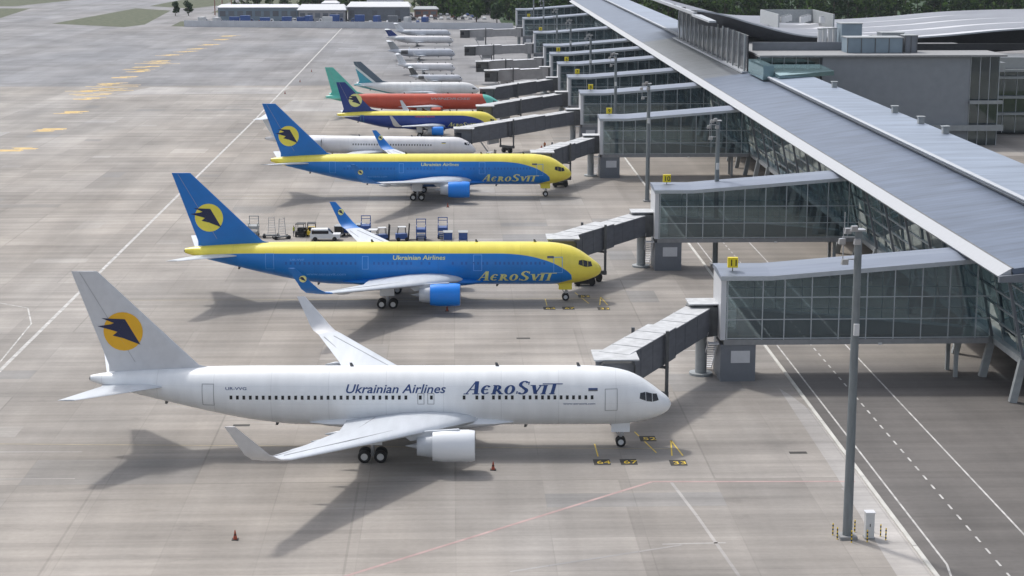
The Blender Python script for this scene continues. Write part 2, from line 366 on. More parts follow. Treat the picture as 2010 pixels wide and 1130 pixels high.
# parking stand numbers painted ahead of the nose wheels
def bfont(txt, size, shear=0, off=0.0):
    c = bpy.data.curves.new('t', 'FONT'); c.body = txt; c.size = size; c.shear = shear; c.offset = off; c.resolution_u = 3
    o = bpy.data.objects.new('t', c); col.objects.link(o); dg = bpy.context.evaluated_depsgraph_get(); dg.update()
    me = bpy.data.meshes.new_from_object(o.evaluated_get(dg)); vs = [(v.co.x, v.co.y) for v in me.vertices]; fs = [tuple(p.vertices) for p in me.polygons]
    bpy.data.objects.remove(o); bpy.data.curves.remove(c); bpy.data.meshes.remove(me)
    return [[vs[i] for i in f] for f in fs]
def ground_mark(cx, cy, n, plate=True):
    o = empty('stand_number', (cx, cy, 0)); tag(o, kind='structure')
    if plate: MB().add([(-.75, -.9, .010), (.75, -.9, .010), (.75, .9, .010), (-.75, .9, .010)], [(0, 1, 2, 3)]).build('number_plate', 'paving_black', o, rec=False)
    b = MB()
    for p in bfont(n, 1.3): b.add([(x - .5, y - .45, .014) for x, y in p], [tuple(range(len(p)))])
    b.build('digits', 'bollard_yellow', o, rec=False)
for dy in (0, 66.5):
    dx = -1.2 if dy else 0
    for x, y, n in ((13.1, 155.2, '64'), (15.5, 155.2, '67'), (18, 162.6, '52'), (19.9, 154.8, '33')):
        ground_mark(x + dx, y + dy, n)
    marking('stand_line', 'bollard_yellow', [[(17 + dx, 165 + dy), (18.3 + dx, 158 + dy)], [(19.6 + dx, 157 + dy), (20.1 + dx, 162 + dy), (20.6 + dx, 157 + dy)], [(12.9 + dx, 157 + dy), (12.9 + dx, 161 + dy)]], .12)

# ------------------------------------------------------------------ aircraft
def hermite(tab, s):
    n = len(tab)
    if s <= tab[0][0]: return tab[0][1:]
    if s >= tab[-1][0]: return tab[-1][1:]
    for i in range(n - 1):
        if tab[i][0] <= s <= tab[i + 1][0]: break
    a, b_ = tab[i], tab[i + 1]; h = b_[0] - a[0]; t = (s - a[0]) / h; out = []
    for k in range(1, len(a)):
        d = (b_[k] - a[k]) / h
        dp = (a[k] - tab[i - 1][k]) / (a[0] - tab[i - 1][0]) if i > 0 else d * 1.6
        dn = (tab[i + 2][k] - b_[k]) / (tab[i + 2][0] - b_[0]) if i + 2 < n else d
        m0 = 0 if dp * d <= 0 else 2 * dp * d / (dp + d); m1 = 0 if dn * d <= 0 else 2 * dn * d / (dn + d)
        if i == 0: m0 = dp
        out.append((2 * t**3 - 3 * t * t + 1) * a[k] + (t**3 - 2 * t * t + t) * h * m0 + (3 * t * t - 2 * t**3) * b_[k] + (t**3 - t * t) * h * m1)
    return out
AF = [(0, 0), (.015, .32), (.06, .62), (.16, .88), (.34, 1), (.55, .86), (.78, .45), (1, .03)]
def af_half(t):
    for (a, p), (b_, q) in zip(AF, AF[1:]):
        if a <= t <= b_: return p + (q - p) * (t - a) / (b_ - a)
    return 0
def wing_loft(b, st, side):   # st: (y, s_le, z, chord, thick, cant deg)
    rings = []
    for y, s, z, c, th, cant in st:
        n = Vector((0, -math.sin(R(cant)) * side, math.cos(R(cant)))); ring = []
        for t, h in AF: ring.append(Vector((-(s + c * t), y * side, z)) + n * h * th * .62)
        for t, h in AF[-2:0:-1]: ring.append(Vector((-(s + c * t), y * side, z)) - n * h * th * .38)
        rings.append(ring)
    b.loft(rings)
def livery(name, base, top=None, zt=None, zb=None, L=54, nose=None):
    """fuselage paint: base colour between two boundary curves z(s), the other colour outside them"""
    m, N, Lk, P = newmat(name); tc = N.new('ShaderNodeTexCoord'); sp = N.new('ShaderNodeSeparateXYZ'); Lk.new(tc.outputs['Object'], sp.inputs[0])
    nz = N.new('ShaderNodeTexNoise'); nz.inputs['Scale'].default_value = .8; nz.inputs['Detail'].default_value = 5
    mp = N.new('ShaderNodeMapping'); mp.inputs['Scale'].default_value = (1, .3, .3); Lk.new(tc.outputs['Object'], mp.inputs[0]); Lk.new(mp.outputs[0], nz.inputs['Vector'])
    dr = N.new('ShaderNodeMapRange'); dr.inputs['From Min'].default_value = .3; dr.inputs['From Max'].default_value = .7; dr.inputs['To Min'].default_value = .93; dr.inputs['To Max'].default_value = 1.05
    Lk.new(nz.outputs[0], dr.inputs[0])
    sx = N.new('ShaderNodeMath'); sx.operation = 'MULTIPLY'; sx.inputs[1].default_value = -1 / L; Lk.new(sp.outputs['X'], sx.inputs[0])
    def curve(pts):
        fc = N.new('ShaderNodeFloatCurve'); cv = fc.mapping.curves[0]
        cv.points[0].location = (pts[0][0] / L, pts[0][1] / 10); cv.points[1].location = (pts[-1][0] / L, pts[-1][1] / 10)
        for s, z in pts[1:-1]: cv.points.new(s / L, z / 10)
        for p in cv.points: p.handle_type = 'AUTO_CLAMPED'
        fc.mapping.update(); Lk.new(sx.outputs[0], fc.inputs['Value'])
        k = N.new('ShaderNodeMath'); k.operation = 'MULTIPLY'; k.inputs[1].default_value = 10; Lk.new(fc.outputs[0], k.inputs[0]); return k.outputs[0]
    def step(a, b_):
        k = N.new('ShaderNodeMath'); k.operation = 'SUBTRACT'; Lk.new(a, k.inputs[0]); Lk.new(b_, k.inputs[1])
        r = N.new('ShaderNodeMapRange'); r.inputs['From Min'].default_value = -.03; r.inputs['From Max'].default_value = .03; Lk.new(k.outputs[0], r.inputs[0]); return r.outputs[0]
    src = None
    if top:
        a = step(curve(zt), sp.outputs['Z'])
        if zb:
            c = step(sp.outputs['Z'], curve(zb)); k = N.new('ShaderNodeMath'); k.operation = 'MULTIPLY'; Lk.new(a, k.inputs[0]); Lk.new(c, k.inputs[1]); a = k.outputs[0]
        mx = N.new('ShaderNodeMix'); mx.data_type = 'RGBA'; mx.inputs['A'].default_value = (*top, 1); mx.inputs['B'].default_value = (*base, 1); Lk.new(a, mx.inputs['Factor']); src = mx.outputs['Result']
    pj = N.new('ShaderNodeMath'); pj.operation = 'PINGPONG'; pj.inputs[1].default_value = 2.6; Lk.new(sp.outputs['X'], pj.inputs[0])
    pr = N.new('ShaderNodeMapRange'); pr.inputs['From Max'].default_value = .035; pr.inputs['To Min'].default_value = .80; Lk.new(pj.outputs[0], pr.inputs[0])
    zj = N.new('ShaderNodeMath'); zj.operation = 'PINGPONG'; zj.inputs[1].default_value = .78; Lk.new(sp.outputs['Z'], zj.inputs[0])
    zr = N.new('ShaderNodeMapRange'); zr.inputs['From Max'].default_value = .02; zr.inputs['To Min'].default_value = .88; Lk.new(zj.outputs[0], zr.inputs[0])
    m1 = N.new('ShaderNodeMath'); m1.operation = 'MULTIPLY'; Lk.new(pr.outputs[0], m1.inputs[0]); Lk.new(zr.outputs[0], m1.inputs[1])
    m2 = N.new('ShaderNodeMath'); m2.operation = 'MULTIPLY'; Lk.new(m1.outputs[0], m2.inputs[0]); Lk.new(dr.outputs[0], m2.inputs[1]); dr = m2
    v = N.new('ShaderNodeVectorMath'); v.operation = 'MULTIPLY'
    if src: Lk.new(src, v.inputs[0])
    else: v.inputs[0].default_value = base
    Lk.new(dr.outputs[0], v.inputs[1]); Lk.new(v.outputs[0], P.inputs['Base Color']); P.inputs['Roughness'].default_value = .33
    return m
def decal(name, polys, surf, m, parent, off=.015, dz=.3, dx=1.5, layer=0.0012, mats=None, pm=None):
    bm = bmesh.new()
    lay = bm.faces.layers.int.new('k')
    for k, p in enumerate(polys):
        try: f = bm.faces.new([bm.verts.new((x, z, 0)) for x, z in p])
        except Exception: continue
        f[lay] = k; f.material_index = pm[k] if pm else 0
    zs = [v.co.y for v in bm.verts]; xs = [v.co.x for v in bm.verts]
    z = min(zs) + dz
    while z < max(zs):
        bmesh.ops.bisect_plane(bm, geom=bm.verts[:] + bm.edges[:] + bm.faces[:], plane_co=(0, z, 0), plane_no=(0, 1, 0)); z += dz
    x = min(xs) + dx
    while x < max(xs):
        bmesh.ops.bisect_plane(bm, geom=bm.verts[:] + bm.edges[:] + bm.faces[:], plane_co=(x, 0, 0), plane_no=(1, 0, 0)); x += dx
    kk = {}
    for f in bm.faces:
        for v in f.verts: kk[v] = max(kk.get(v, 0), f[lay])
    for v in bm.verts:
        v.co = surf(v.co.x, v.co.y, off + layer * min(kk.get(v, 0), 12))
    me = bpy.data.meshes.new(name); bm.to_mesh(me); bm.free()
    for k in (mats or [m]): me.materials.append(M[k] if isinstance(k, str) else k)
    o = bpy.data.objects.new(name, me); col.objects.link(o); o.parent = parent
    return o
def strokes_word():
    """slanted serif lettering AeroSvit: big A and S, the rest small capitals; unit cap height"""
    P = []
    def q(*pts): P.append(list(pts))
    def st(x0, y0, x1, y1, wd): q((x0, y0), (x0 + wd, y0), (x1 + wd, y1), (x1, y1))
    def bar(x0, x1, y, h): q((x0, y), (x1, y), (x1, y + h), (x0, y + h))
    def ring(cx, cy, rx, ry, tw, th, a0=0, a1=360, n=18):
        for i in range(n):
            t0 = R(a0 + (a1 - a0) * i / n); t1 = R(a0 + (a1 - a0) * (i + 1) / n)
            o = lambda t: (cx + rx * math.cos(t), cy + ry * math.sin(t)); k = lambda t: (cx + (rx - tw) * math.cos(t), cy + (ry - th) * math.sin(t))
            q(k(t0), o(t0), o(t1), k(t1))
    x = 0; h = .70
    st(x + .10, 0, x + .50, 1, .09); st(x + .62, 0, x + .48, 1, .24); bar(x + .26, x + .64, .32, .07); bar(x, x + .30, -.02, .075); bar(x + .52, x + .94, -.02, .075); x += .98
    ring(x + .30, .34, .30, .36, .19, .075, 40, 320); bar(x + .05, x + .42, .32, .07); x += .66
    st(x + .06, 0, x + .06, h, .21); bar(x, x + .30, -.02, .075); bar(x, x + .12, h - .05, .06); ring(x + .25, .50, .27, .21, .19, .065, -90, 90, 10); st(x + .50, 0, x + .24, .32, .21); bar(x + .46, x + .74, -.02, .075); x += .74
    ring(x + .32, .34, .32, .37, .20, .075); x += .74
    ring(x + .36, .76, .32, .26, .20, .085, 30, 255, 14); ring(x + .36, .25, .34, .28, .22, .085, -150, 85, 14); q((x + .10, .72), (x + .26, .60), (x + .62, .30), (x + .50, .42)); q((x + .08, .66), (x + .20, .74), (x + .66, .36), (x + .58, .20))
    bar(x + .60, x + .66, .74, .22); bar(x + .02, x + .08, .02, .22); x += .80
    st(x + .28, 0, x + .04, h, .22); st(x + .32, 0, x + .54, h, .09); bar(x - .04, x + .28, h - .05, .06); bar(x + .46, x + .70, h - .05, .06); x += .70
    st(x + .06, 0, x + .06, h, .21); bar(x, x + .30, -.02, .075); bar(x, x + .30, h - .05, .06); x += .38
    st(x + .20, 0, x + .20, h + .06, .21); bar(x + .12, x + .46, -.02, .075); bar(x - .42, x + .78, h + .06, .07)
    return [[(a + .22 * c, c) for a, c in p] for p in P], x + .78
WORD, WORDW = strokes_word()
def bird(cx, cz, r):
    """dark swept-wing bird with three long tail feathers, pointing to the tail"""
    pts = [(.12, .64), (.86, -.68), (-.02, -.34), (-.54, -.22), (-.28, -.02), (-.62, .08), (-1.30, .26), (-.60, .37), (-.44, .44), (-1.08, .68)]
    tri = [[0, 1, 2, 4], [2, 3, 4], [0, 4, 5, 8], [5, 6, 7], [5, 7, 8], [0, 8, 9]]
    return [[(cx + pts[i][0] * r, cz + pts[i][1] * r) for i in t] for t in tri]
def disc(cx, cz, r, n=28): return [[(cx + math.cos(i * 2 * math.pi / n) * r, cz + math.sin(i * 2 * math.pi / n) * r) for i in range(n)]]

def wheel(par, x, y, z, r, wd):
    b_t = MB(); b_h = b_t
    b_t.lathe([(-wd / 2, r * .55), (-wd / 2, r * .88), (-wd * .3, r), (wd * .3, r), (wd / 2, r * .88), (wd / 2, r * .55), (-wd / 2, r * .55)], (x, y, z), 'y', 18, False)
    b_t.lathe([(-wd * .42, .001), (-wd * .42, r * .56), (wd * .42, r * .56), (wd * .42, .001)], (x, y, z), 'y', 14); n = 14 * 3
    b_t.mi = [0] * (len(b_t.mi) - n) + [1] * n
    return b_t.build('wheel', ['tyre', 'lamp_white'], par, smooth=True, angle=30)

def airliner(name, c, loc, rz, label):
    root = empty(name, loc, rz, label, 'airplane')
    F = c['fus']; L = F[-1][0]
    ss = [0, .04, .12, .25, .45, .7, 1, 1.4, 1.8, 2.3, 2.8, 3.4, 4, 4.8, 5.6, 6.5, 7.5, 8.5]
    k = c.get('k', 1.0); ss = [s * k for s in ss]
    s = ss[-1]
    while s < L - 1.2: s += 1.0 * k; ss.append(min(s, L - 1))
    ss += [L - .5, L - .15, L]; NN = 40; b = MB()
    def sec(s): t, bo, hw = hermite(F, s); return t, bo, hw
    rings = []
    for s in ss:
        t, bo, hw = sec(s); zc = (t + bo) / 2; rz_ = (t - bo) / 2
        rings.append([(-s, hw * math.cos(a * 2 * math.pi / NN), zc + rz_ * math.sin(a * 2 * math.pi / NN)) for a in range(NN)])
    b.loft(rings); b.build('fuselage', c['paint'], root, smooth=True, angle=60)
    def fsurf(side=-1):
        def g_(x, z, off):
            t, bo, hw = sec(-x); zc = (t + bo) / 2; r2 = max((t - bo) / 2, .01); sn = max(-.999, min(.999, (z - zc) / r2)); cs = math.sqrt(1 - sn * sn)
            n = Vector((0, cs / hw * side, sn / r2)).normalized()
            return Vector((x, side * hw * cs, zc + r2 * sn)) + n * off
        return g_
    fs = fsurf(-1)
    rect = lambda x0, x1, z0, z1: [(x0, z0), (x1, z0), (x1, z1), (x0, z1)]
    # wings, winglets
    W = c['wing']
    for side in (-1, 1):
        b = MB(); wing_loft(b, W, side); wg = b.build('wing', c.get('wingmat', 'wing_grey'), root, smooth=True, angle=40)
        for (y, s0, s1, z) in c.get('flaps', []):
            m2 = MB(); m2.loft([[(-(s0 + (s1 - s0) * t), side * y + r_ * math.cos(a * math.pi / 4) * .9, z - .12 + r_ * 1.3 * math.sin(a * math.pi / 4)) for a in range(8)] for t, r_ in ((0, .03), (.25, .2), (.6, .24), (1, .03))])
            m2.build('flap_fairing', 'wing_grey', wg, smooth=True)
        if c.get('flapline'):
            m2 = MB()
            for (y0, sa, za, y1, sb, zb_) in c['flapline']: m2.beam((-sa, side * y0, za), (-sb, side * y1, zb_), .09, .03)
            m2.build('flap_gap', 'line_grey', wg)
        if c.get('winglet'):
            b = MB(); wing_loft(b, c['winglet'], side); wl = b.build('winglet', c['wlmat'], root, smooth=True, angle=40)
            if c.get('wlogo'):
                cx, cz, r = c['wlogo']; A, B = c['winglet'][-2], c['winglet'][-1]
                def ws(x, z, off, side=side, A=A, B=B):
                    t = (z - A[2]) / (B[2] - A[2]); y = A[0] + (B[0] - A[0]) * t
                    return Vector((x, side * y + off * WS, z))
                for WS in (-1, 1):
                    decal('winglet_emblem', disc(cx, cz, r, 16) + bird(cx, cz, r * .95), ws, None, wl, off=.13, layer=.0008, mats=['pale_yellow', 'logo_navy'], pm=[0] + [1] * 10)
    # wing root fairing
    if c.get('fairing'):
        s0, s1, hw, zc, rzf = c['fairing']; b = MB(); rg = []
        for i in range(13):
            t = i / 12; q = math.sin(math.pi * min(1, max(0, t))) ** .55 if 0 < t < 1 else .02
            rg.append([(-(s0 + (s1 - s0) * t), hw * (.72 + .28 * q) * math.cos(a * math.pi / 10) * (1 if q > .02 else .9), zc + (rzf * q) * math.sin(a * math.pi / 10)) for a in range(20)])
        b.loft(rg); b.build('wing_fairing', c.get('fairmat', c.get('belly', 'white_paint')), root, smooth=True, angle=50)
    # tail

    fm = c['finmat']
    b = MB()
    def fring(p):
        sle, z, ch, th = p
        return [(-(sle + ch * t), h * th / 2, z) for t, h in AF] + [(-(sle + ch * t), -h * th / 2, z) for t, h in AF[-2:0:-1]]
    b.loft([fring(p) for p in c['fin']]); fin = b.build('tail_fin', fm, root, smooth=True, angle=40)
    def fins(x, z, off):
        a, d = c['fin'][-2], c['fin'][-1]
        t = (z - a[1]) / (d[1] - a[1]); sle = a[0] + (d[0] - a[0]) * t; ch = a[2] + (d[2] - a[2]) * t; th = a[3] + (d[3] - a[3]) * t
        u = min(1, max(0, (-x - sle) / ch))
        return Vector((x, -(af_half(u) * th / 2 + off), z))
    if c.get('finlogo'):
        cx, cz, r = c['finlogo']
        decal('tail_emblem', disc(cx, cz, r) + bird(cx, cz, r), fins, None, fin, off=.02, dz=.22, dx=.22, layer=.006, mats=[c.get('logomat', 'amber_paint'), 'logo_navy'], pm=[0] + [1] * 10)
    a, d = c['fin'][-2], c['fin'][-1]   # rudder hinge line
    decal('rudder_gap', [[(-(a[0] + a[2] * .70), a[1] + .3), (-(a[0] + a[2] * .70 + .05), a[1] + .3), (-(d[0] + d[2] * .66 + .05), d[1] - .1), (-(d[0] + d[2] * .66), d[1] - .1)]], fins, 'line_grey', fin, off=.02, dz=2)
    for side in (-1, 1):
        b = MB(); wing_loft(b, c['stab'], side); b.build('tailplane', c.get('stabmat', c.get('wingmat', 'wing_grey')), root, smooth=True, angle=40)
    # engines
    for side in (-1, 1):
        for (ex, ey, ez, r, ln) in c['eng']:
            b = MB(); y = ey * side
            b.lathe([(0, r * .86), (.10 * k, r * .93), (-.12 * k, r * .97), (-.5 * k, r * 1.0), (-ln * .7, r * 1.0), (-ln * .97, r * .93), (-ln * .97, r * .88), (-ln * .6, r * .8)][1:] , (-ex, y, ez), 'x', 28)
            cw = b.build('engine_cowl', c['engmat'], root, smooth=True, angle=40)
            b = MB(); b.lathe([(.10 * k, r * .93), (.14 * k, r * .89), (.02, r * .83), (-.5 * k, r * .80)], (-ex, y, ez), 'x', 28); b.build('intake_lip', 'metal', cw, smooth=True)
            b = MB(); b.lathe([(-.45 * k, r * .82), (-.5 * k, .01)], (-ex, y, ez), 'x', 24); b.lathe([(-.5 * k, r * .22), (-.2 * k, r * .12), (-.05 * k, .01)], (-ex, y, ez), 'x', 12); b.build('fan', 'dark_metal', cw, smooth=True)
            b = MB(); b.lathe([(-ln * .7, r * .74), (-ln * 1.0, r * .72), (-ln * 1.34, r * .60), (-ln * 1.34, r * .50), (-ln * 1.1, r * .4)], (-ex, y, ez), 'x', 24)
            b.lathe([(-ln * 1.2, r * .26), (-ln * 1.62, .02)], (-ex, y, ez), 'x', 16); b.build('exhaust_nozzle', c.get('nozmat', 'wing_grey'), cw, smooth=True, angle=50)
            if not c.get('rear'):
                zt = ez + r; b = MB()
                b.hexa([(-ex - .9 * k, y - .22 * k, zt - .35), (-ex - .9 * k, y + .22 * k, zt - .35), (-ex - ln * 1.5, y + .18 * k, ez + r * .35), (-ex - ln * 1.5, y - .18 * k, ez + r * .35)],
                       [(-ex - 1.3 * k, y - .15 * k, zt + .12), (-ex - 1.3 * k, y + .15 * k, zt + .12), (-ex - ln * 1.75, y + .15 * k, c['pylz']), (-ex - ln * 1.75, y - .15 * k, c['pylz'])])
                b.build('pylon', 'wing_grey', root)
            else:
                b = MB(); b.box(-ex - ln * .9, -ex - ln * .2, *(sorted((y - side * r * .7, y - side * (abs(y) - .6)))), ez - .12, ez + .12); b.build('pylon', c['engmat'], root)
    # landing gear
    G = c['gear']   # nose (s, r), main (s, y, r, bogie)
    s_, r = G['nose']; nb = sec(s_)[1]
    b = MB(); b.cyl((-s_, 0, r), (-s_ + .1, 0, nb + .4), .09 * k + .03); b.cyl((-s_, -.35 * k, r), (-s_, .35 * k, r), .07); b.beam((-s_ - .1, 0, r + .5), (-s_ - 1.3 * k, 0, nb + .3), .1, .1); b.box(-s_ - .1, -s_ + .3, -.16, .16, r + .55, r + .85)
    ng = b.build('nose_gear', c.get('gearmat', 'metal'), root)
    for y in (-.3 * k, .3 * k): wheel(ng, -s_, y, r, r, .26 * k)
    b = MB(); b.hexa([(-s_ - .9 * k, -.55 * k, nb - .75 * k), (-s_ + .8 * k, -.55 * k, nb - .75 * k), (-s_ + .8 * k, -.51 * k, nb - .75 * k), (-s_ - .9 * k, -.51 * k, nb - .75 * k)], [(-s_ - .9 * k, -.45 * k, nb + .2), (-s_ + .8 * k, -.45 * k, nb + .2), (-s_ + .8 * k, -.41 * k, nb + .2), (-s_ - .9 * k, -.41 * k, nb + .2)])
    b.build('gear_door', c.get('belly', 'white_paint'), ng)
    s_, gy, r, bog = G['main']
    for side in (-1, 1):
        y = gy * side; b = MB(); b.cyl((-s_, y, r), (-s_, y, c['gearz']), .17 * k); b.beam((-s_, y, 2.2 * k), (-s_, y - side * 2.0 * k, c['gearz']), .14, .14); b.beam((-s_, y, 1.6 * k), (-s_ + 1.6 * k, y, c['gearz']), .1, .1)
        if bog: b.beam((-s_ - bog, y, r), (-s_ + bog, y, r), .22, .22)
        mg = b.build('main_gear', c.get('gearmat', 'metal'), root)
        for dx in ((-bog, bog) if bog else (0,)):
            for dy in (-.57 * k, .57 * k): wheel(mg, -s_ + dx, y + dy, r, r, .42 * k)
        b = MB(); b.box(-s_ - .9 * k, -s_ + .9 * k, y + side * .75 * k, y + side * .80 * k, 1.7 * k, c['gearz']); b.build('gear_door', 'white_paint', mg)
    # cockpit windows, doors, cabin windows, lettering
    cp = c['cockpit']
    for side in (-1, 1):
        decal('cockpit_window', cp, fsurf(side), 'window_dark', root, off=.012, dz=.2, dx=.3)
    dl = c.get('doors', [])
    for (x, z, w_, h_) in dl:
        t_ = .055 if c.get('thick') is None else c['thick']
        decal('door_outline', [rect(x - w_ / 2, x + w_ / 2, z, z + t_), rect(x - w_ / 2, x + w_ / 2, z + h_, z + h_ + t_), rect(x - w_ / 2, x - w_ / 2 + t_, z + t_, z + h_), rect(x + w_ / 2 - t_, x + w_ / 2, z + t_, z + h_)], fs, c.get('doormat', 'line_grey'), root, off=.012)
    wm = None
    for x, z in c.get('windows', []):
        ww, wh = c.get('wsize', (.25, .36)); t, bo, hw = sec(-x)
        if not (8.6 * k < -x < .57 * L):
            decal('cabin_window', [rect(x - ww / 2, x + ww / 2, z - wh / 2, z + wh / 2)], fs, c.get('winmat', 'window_dark'), root, off=.012, dz=.2)
        elif wm is None:
            wo = decal('cabin_window', [rect(-ww / 2, ww / 2, z - wh / 2, z + wh / 2)], lambda px, pz, off, X=x: fs(px + X, pz, off) - Vector((X, 0, 0)), c.get('winmat', 'window_dark'), root, off=.012, dz=.2); wm = wo.data; wo.location = (x, 0, 0); wz = z
        else:
            wo = bpy.data.objects.new('cabin_window', wm); col.objects.link(wo); wo.parent = root; wo.location = (x, 0, z - wz)
    for (txt, x, z, size, m, shear, wid) in c.get('texts', []):
        if txt == 'WORD':
            sc = wid / WORDW; polys = [[(x + a * sc, z + q * size) for a, q in p] for p in WORD]
            decal('airline_name', polys, fs, m, root, off=.014, dz=.35, layer=.0015)
        else:
            pl = bfont(txt, 1.0, shear, .012); mx = max(a for p in pl for a, _ in p); mn = min(a for p in pl for a, _ in p); sc = wid / (mx - mn)
            decal('lettering', [[(x + (a - mn) * sc, z + q * size) for a, q in p] for p in pl], fs, m, root, off=.014, dz=.35, dx=3, layer=0)
    if c.get('flag'):
        x, z = c['flag']; decal('flag', [rect(x - .42, x + .42, z, z + .13), rect(x - .42, x + .42, z - .13, z)], fs, None, root, mats=['text_blue', 'yellow_paint'] if not c.get('flagdark') else ['text_blue', 'bridge_grey'], pm=[0, 1])
    # small antennas and beacon
    for s_, up_ in ((L * .16, 1), (L * .30, 1), (L * .55, 1), (L * .25, -1), (L * .68, -1), (L * .87, -1)):
        t, bo, hw = sec(s_); z = t - .03 if up_ > 0 else bo + .03; b = MB()
        b.hexa([(-s_ - .18, -.02, z), (-s_ + .18, -.02, z), (-s_ + .18, .02, z), (-s_ - .18, .02, z)], [(-s_ - .24, -.01, z + .36 * up_), (-s_ - .02, -.01, z + .36 * up_), (-s_ - .02, .01, z + .36 * up_), (-s_ - .24, .01, z + .36 * up_)])
        b.build('antenna', 'dark_metal', root)
    b = MB(); t, bo, hw = sec(L - .05); b.lathe([(0, .16 * k), (-.12, .14 * k)], (-L, 0, (t + bo) / 2), 'x', 12, True); b.build('exhaust_outlet', 'dark_metal', root)
    return root

F767 = [(0, 4.02, 3.98, .02), (.3, 4.62, 3.42, .62), (1, 5.22, 3.00, 1.14), (2, 5.98, 2.64, 1.66), (3.2, 6.74, 2.38, 2.08), (4.5, 7.22, 2.24, 2.34), (6.5, 7.53, 2.16, 2.49), (8.5, 7.6, 2.15, 2.515), (31, 7.6, 2.15, 2.515), (34, 7.6, 2.2, 2.515), (38, 7.6, 2.62, 2.46), (42, 7.55, 3.4, 2.25), (46, 7.42, 4.35, 1.80), (49.5, 7.2, 5.2, 1.22), (52, 6.98, 5.85, .66), (53.1, 6.78, 6.2, .30)]
W767 = [(0, 16.0, 2.9, 14.5, 1.7, 0), (2.4, 18.0, 3.05, 11.6, 1.45, 0), (7.9, 22.2, 3.62, 7.6, .95, 0), (15, 27.0, 4.5, 4.9, .55, 0), (22.6, 32.2, 5.5, 2.45, .28, 3)]
WL767 = [(22.6, 32.2, 5.5, 2.45, .28, 3), (23.3, 32.9, 5.7, 2.3, .22, 25), (24.0, 33.7, 6.3, 2.0, .16, 58), (24.3, 34.2, 6.85, 1.75, .14, 70), (25.2, 36.2, 8.95, .85, .08, 72)]
FIN767 = [(40.6, 7.1, 10.8, .30), (43.2, 7.75, 8.2, .50), (52.1, 16.45, 2.35, .18)]
STAB767 = [(0, 45.0, 5.9, 7.0, .45, 0), (1.4, 46.0, 6.05, 5.9, .38, 0), (9.3, 52.4, 6.85, 1.5, .12, 0)]
CP767 = [[(-1.25, 4.66), (-1.82, 4.62), (-1.84, 5.30), (-1.42, 5.22)], [(-1.87, 4.62), (-2.42, 4.74), (-2.46, 5.52), (-1.89, 5.32)], [(-2.47, 4.78), (-3.05, 5.02), (-2.98, 5.50), (-2.51, 5.53)]]
base767 = dict(fus=F767, wing=W767, winglet=WL767, fin=FIN767, stab=STAB767, cockpit=CP767, k=1.0, pylz=3.55, gearz=3.4,
    fairing=(14.5, 33.0, 2.62, 2.75, 1.0), eng=[(18.0, 7.95, 2.35, 1.42, 3.7)], gear=dict(nose=(4.6, .47), main=(27.1, 4.65, .58, .72)),
    flaps=[(6, 28, 31.2, 3.0), (10.5, 29, 32.0, 3.6), (15, 30.6, 33.2, 4.2)],
    flapline=[(2.8, 27.0, 3.52, 7.9, 28.2, 3.85), (7.9, 28.2, 3.85, 16, 31.2, 4.72), (16, 31.2, 4.72, 21.5, 33.9, 5.45), (4.5, 21.2, 3.75, 21.5, 32.9, 5.55)])
ylw = (.80, .68, .09); blu = (.001, .175, .56)
ZT = [(0, .5), (3.2, .5), (3.9, 3.6), (5.2, 4.7), (7.5, 5.7), (10.5, 6.3), (14, 6.45), (42, 6.45), (47, 6.35), (50.5, 6.1), (53.1, 5.6)]
ZB = [(0, 4.0), (3.9, 3.0), (6.0, 2.3), (8.0, 1.4), (46, 1.4), (49, 4.6), (50.5, 5.6), (52, 6.4), (53.1, 8)]
paint_by = livery('livery_blue_yellow', blu, ylw, ZT, ZB, 53.1)
wins = [(-32 - 0.0 + 0, 5.3)]
wx = []
x = -40.0
while x < -23.8: wx.append((x, 5.28)); x += .585
wx += [(-22.9, 5.28), (-21.9, 5.28)]
for a in (-18.95, -17.8, -17.25, -16.3, -15.75, -15.15, -14.6): wx.append((a, 5.28))
x = -13.55
while x < -6.9: wx.append((x, 5.28)); x += .56
P1 = dict(base767, paint=livery('livery_white', (.76, .78, .80)), finmat='fin_grey', wlmat='fin_grey', engmat='white_paint', finlogo=(-49.95, 10.9, 1.80), windows=wx, doormat='line_grey',
    doors=[(-5.65, 4.0, 1.15, 1.95), (-42.1, 4.45, 1.1, 1.95), (-22.85, 4.65, .62, .95), (-21.95, 4.65, .62, .95)], flag=(-7.3, 5.95), flagdark=True,
    texts=[('WORD', -19.0, 5.58, 1.06, 'text_blue', 0, 8.7), ('Ukrainian Airlines', -29.6, 5.68, 1.05, 'text_blue', .25, 9.0), ('www.aerosvit.com', -10.0, 4.62, .24, 'text_blue', 0, 2.9), ('UR-VVG', -40.5, 5.95, .34, 'text_blue', 0, 1.9)])
bw = [(a, b_) for a, b_ in wx if not (-31 < a < -29)]
M['window_blue'] = mat('window_blue', (.002, .10, .38), .3)
P2 = dict(base767, windows=bw, winmat='window_blue', wsize=(.24, .34), paint=paint_by, finmat='blue_paint', wlmat='blue_paint', engmat='engine_blue', belly='yellow_paint', fairmat='blue_paint', finlogo=(-49.9, 10.75, 1.80), logomat='logo_yellow', wlogo=(-35.4, 7.6, .42),
    doormat='door_azure', doors=[(-15.8, 4.3, 1.1, 1.95), (-42.1, 4.45, 1.1, 1.95), (-30.0, 4.5, .8, 1.6), (-5.65, 4.0, 1.15, 1.95)], thick=.07, flag=(-6.6, 6.0), flagdark=True,
    texts=[('WORD', -16.0, 2.95, 1.30, 'pale_yellow', 0, 9.9), ('Ukrainian Airlines', -26.5, 5.72, .75, 'pale_yellow', .1, 6.6), ('www.aerosvit.com', -37.5, 3.7, .5, 'door_azure', 0, 5.0), ('UR-VVF', -39.5, 5.6, .35, 'door_azure', 0, 1.8)])
rz1 = -R(1.6)
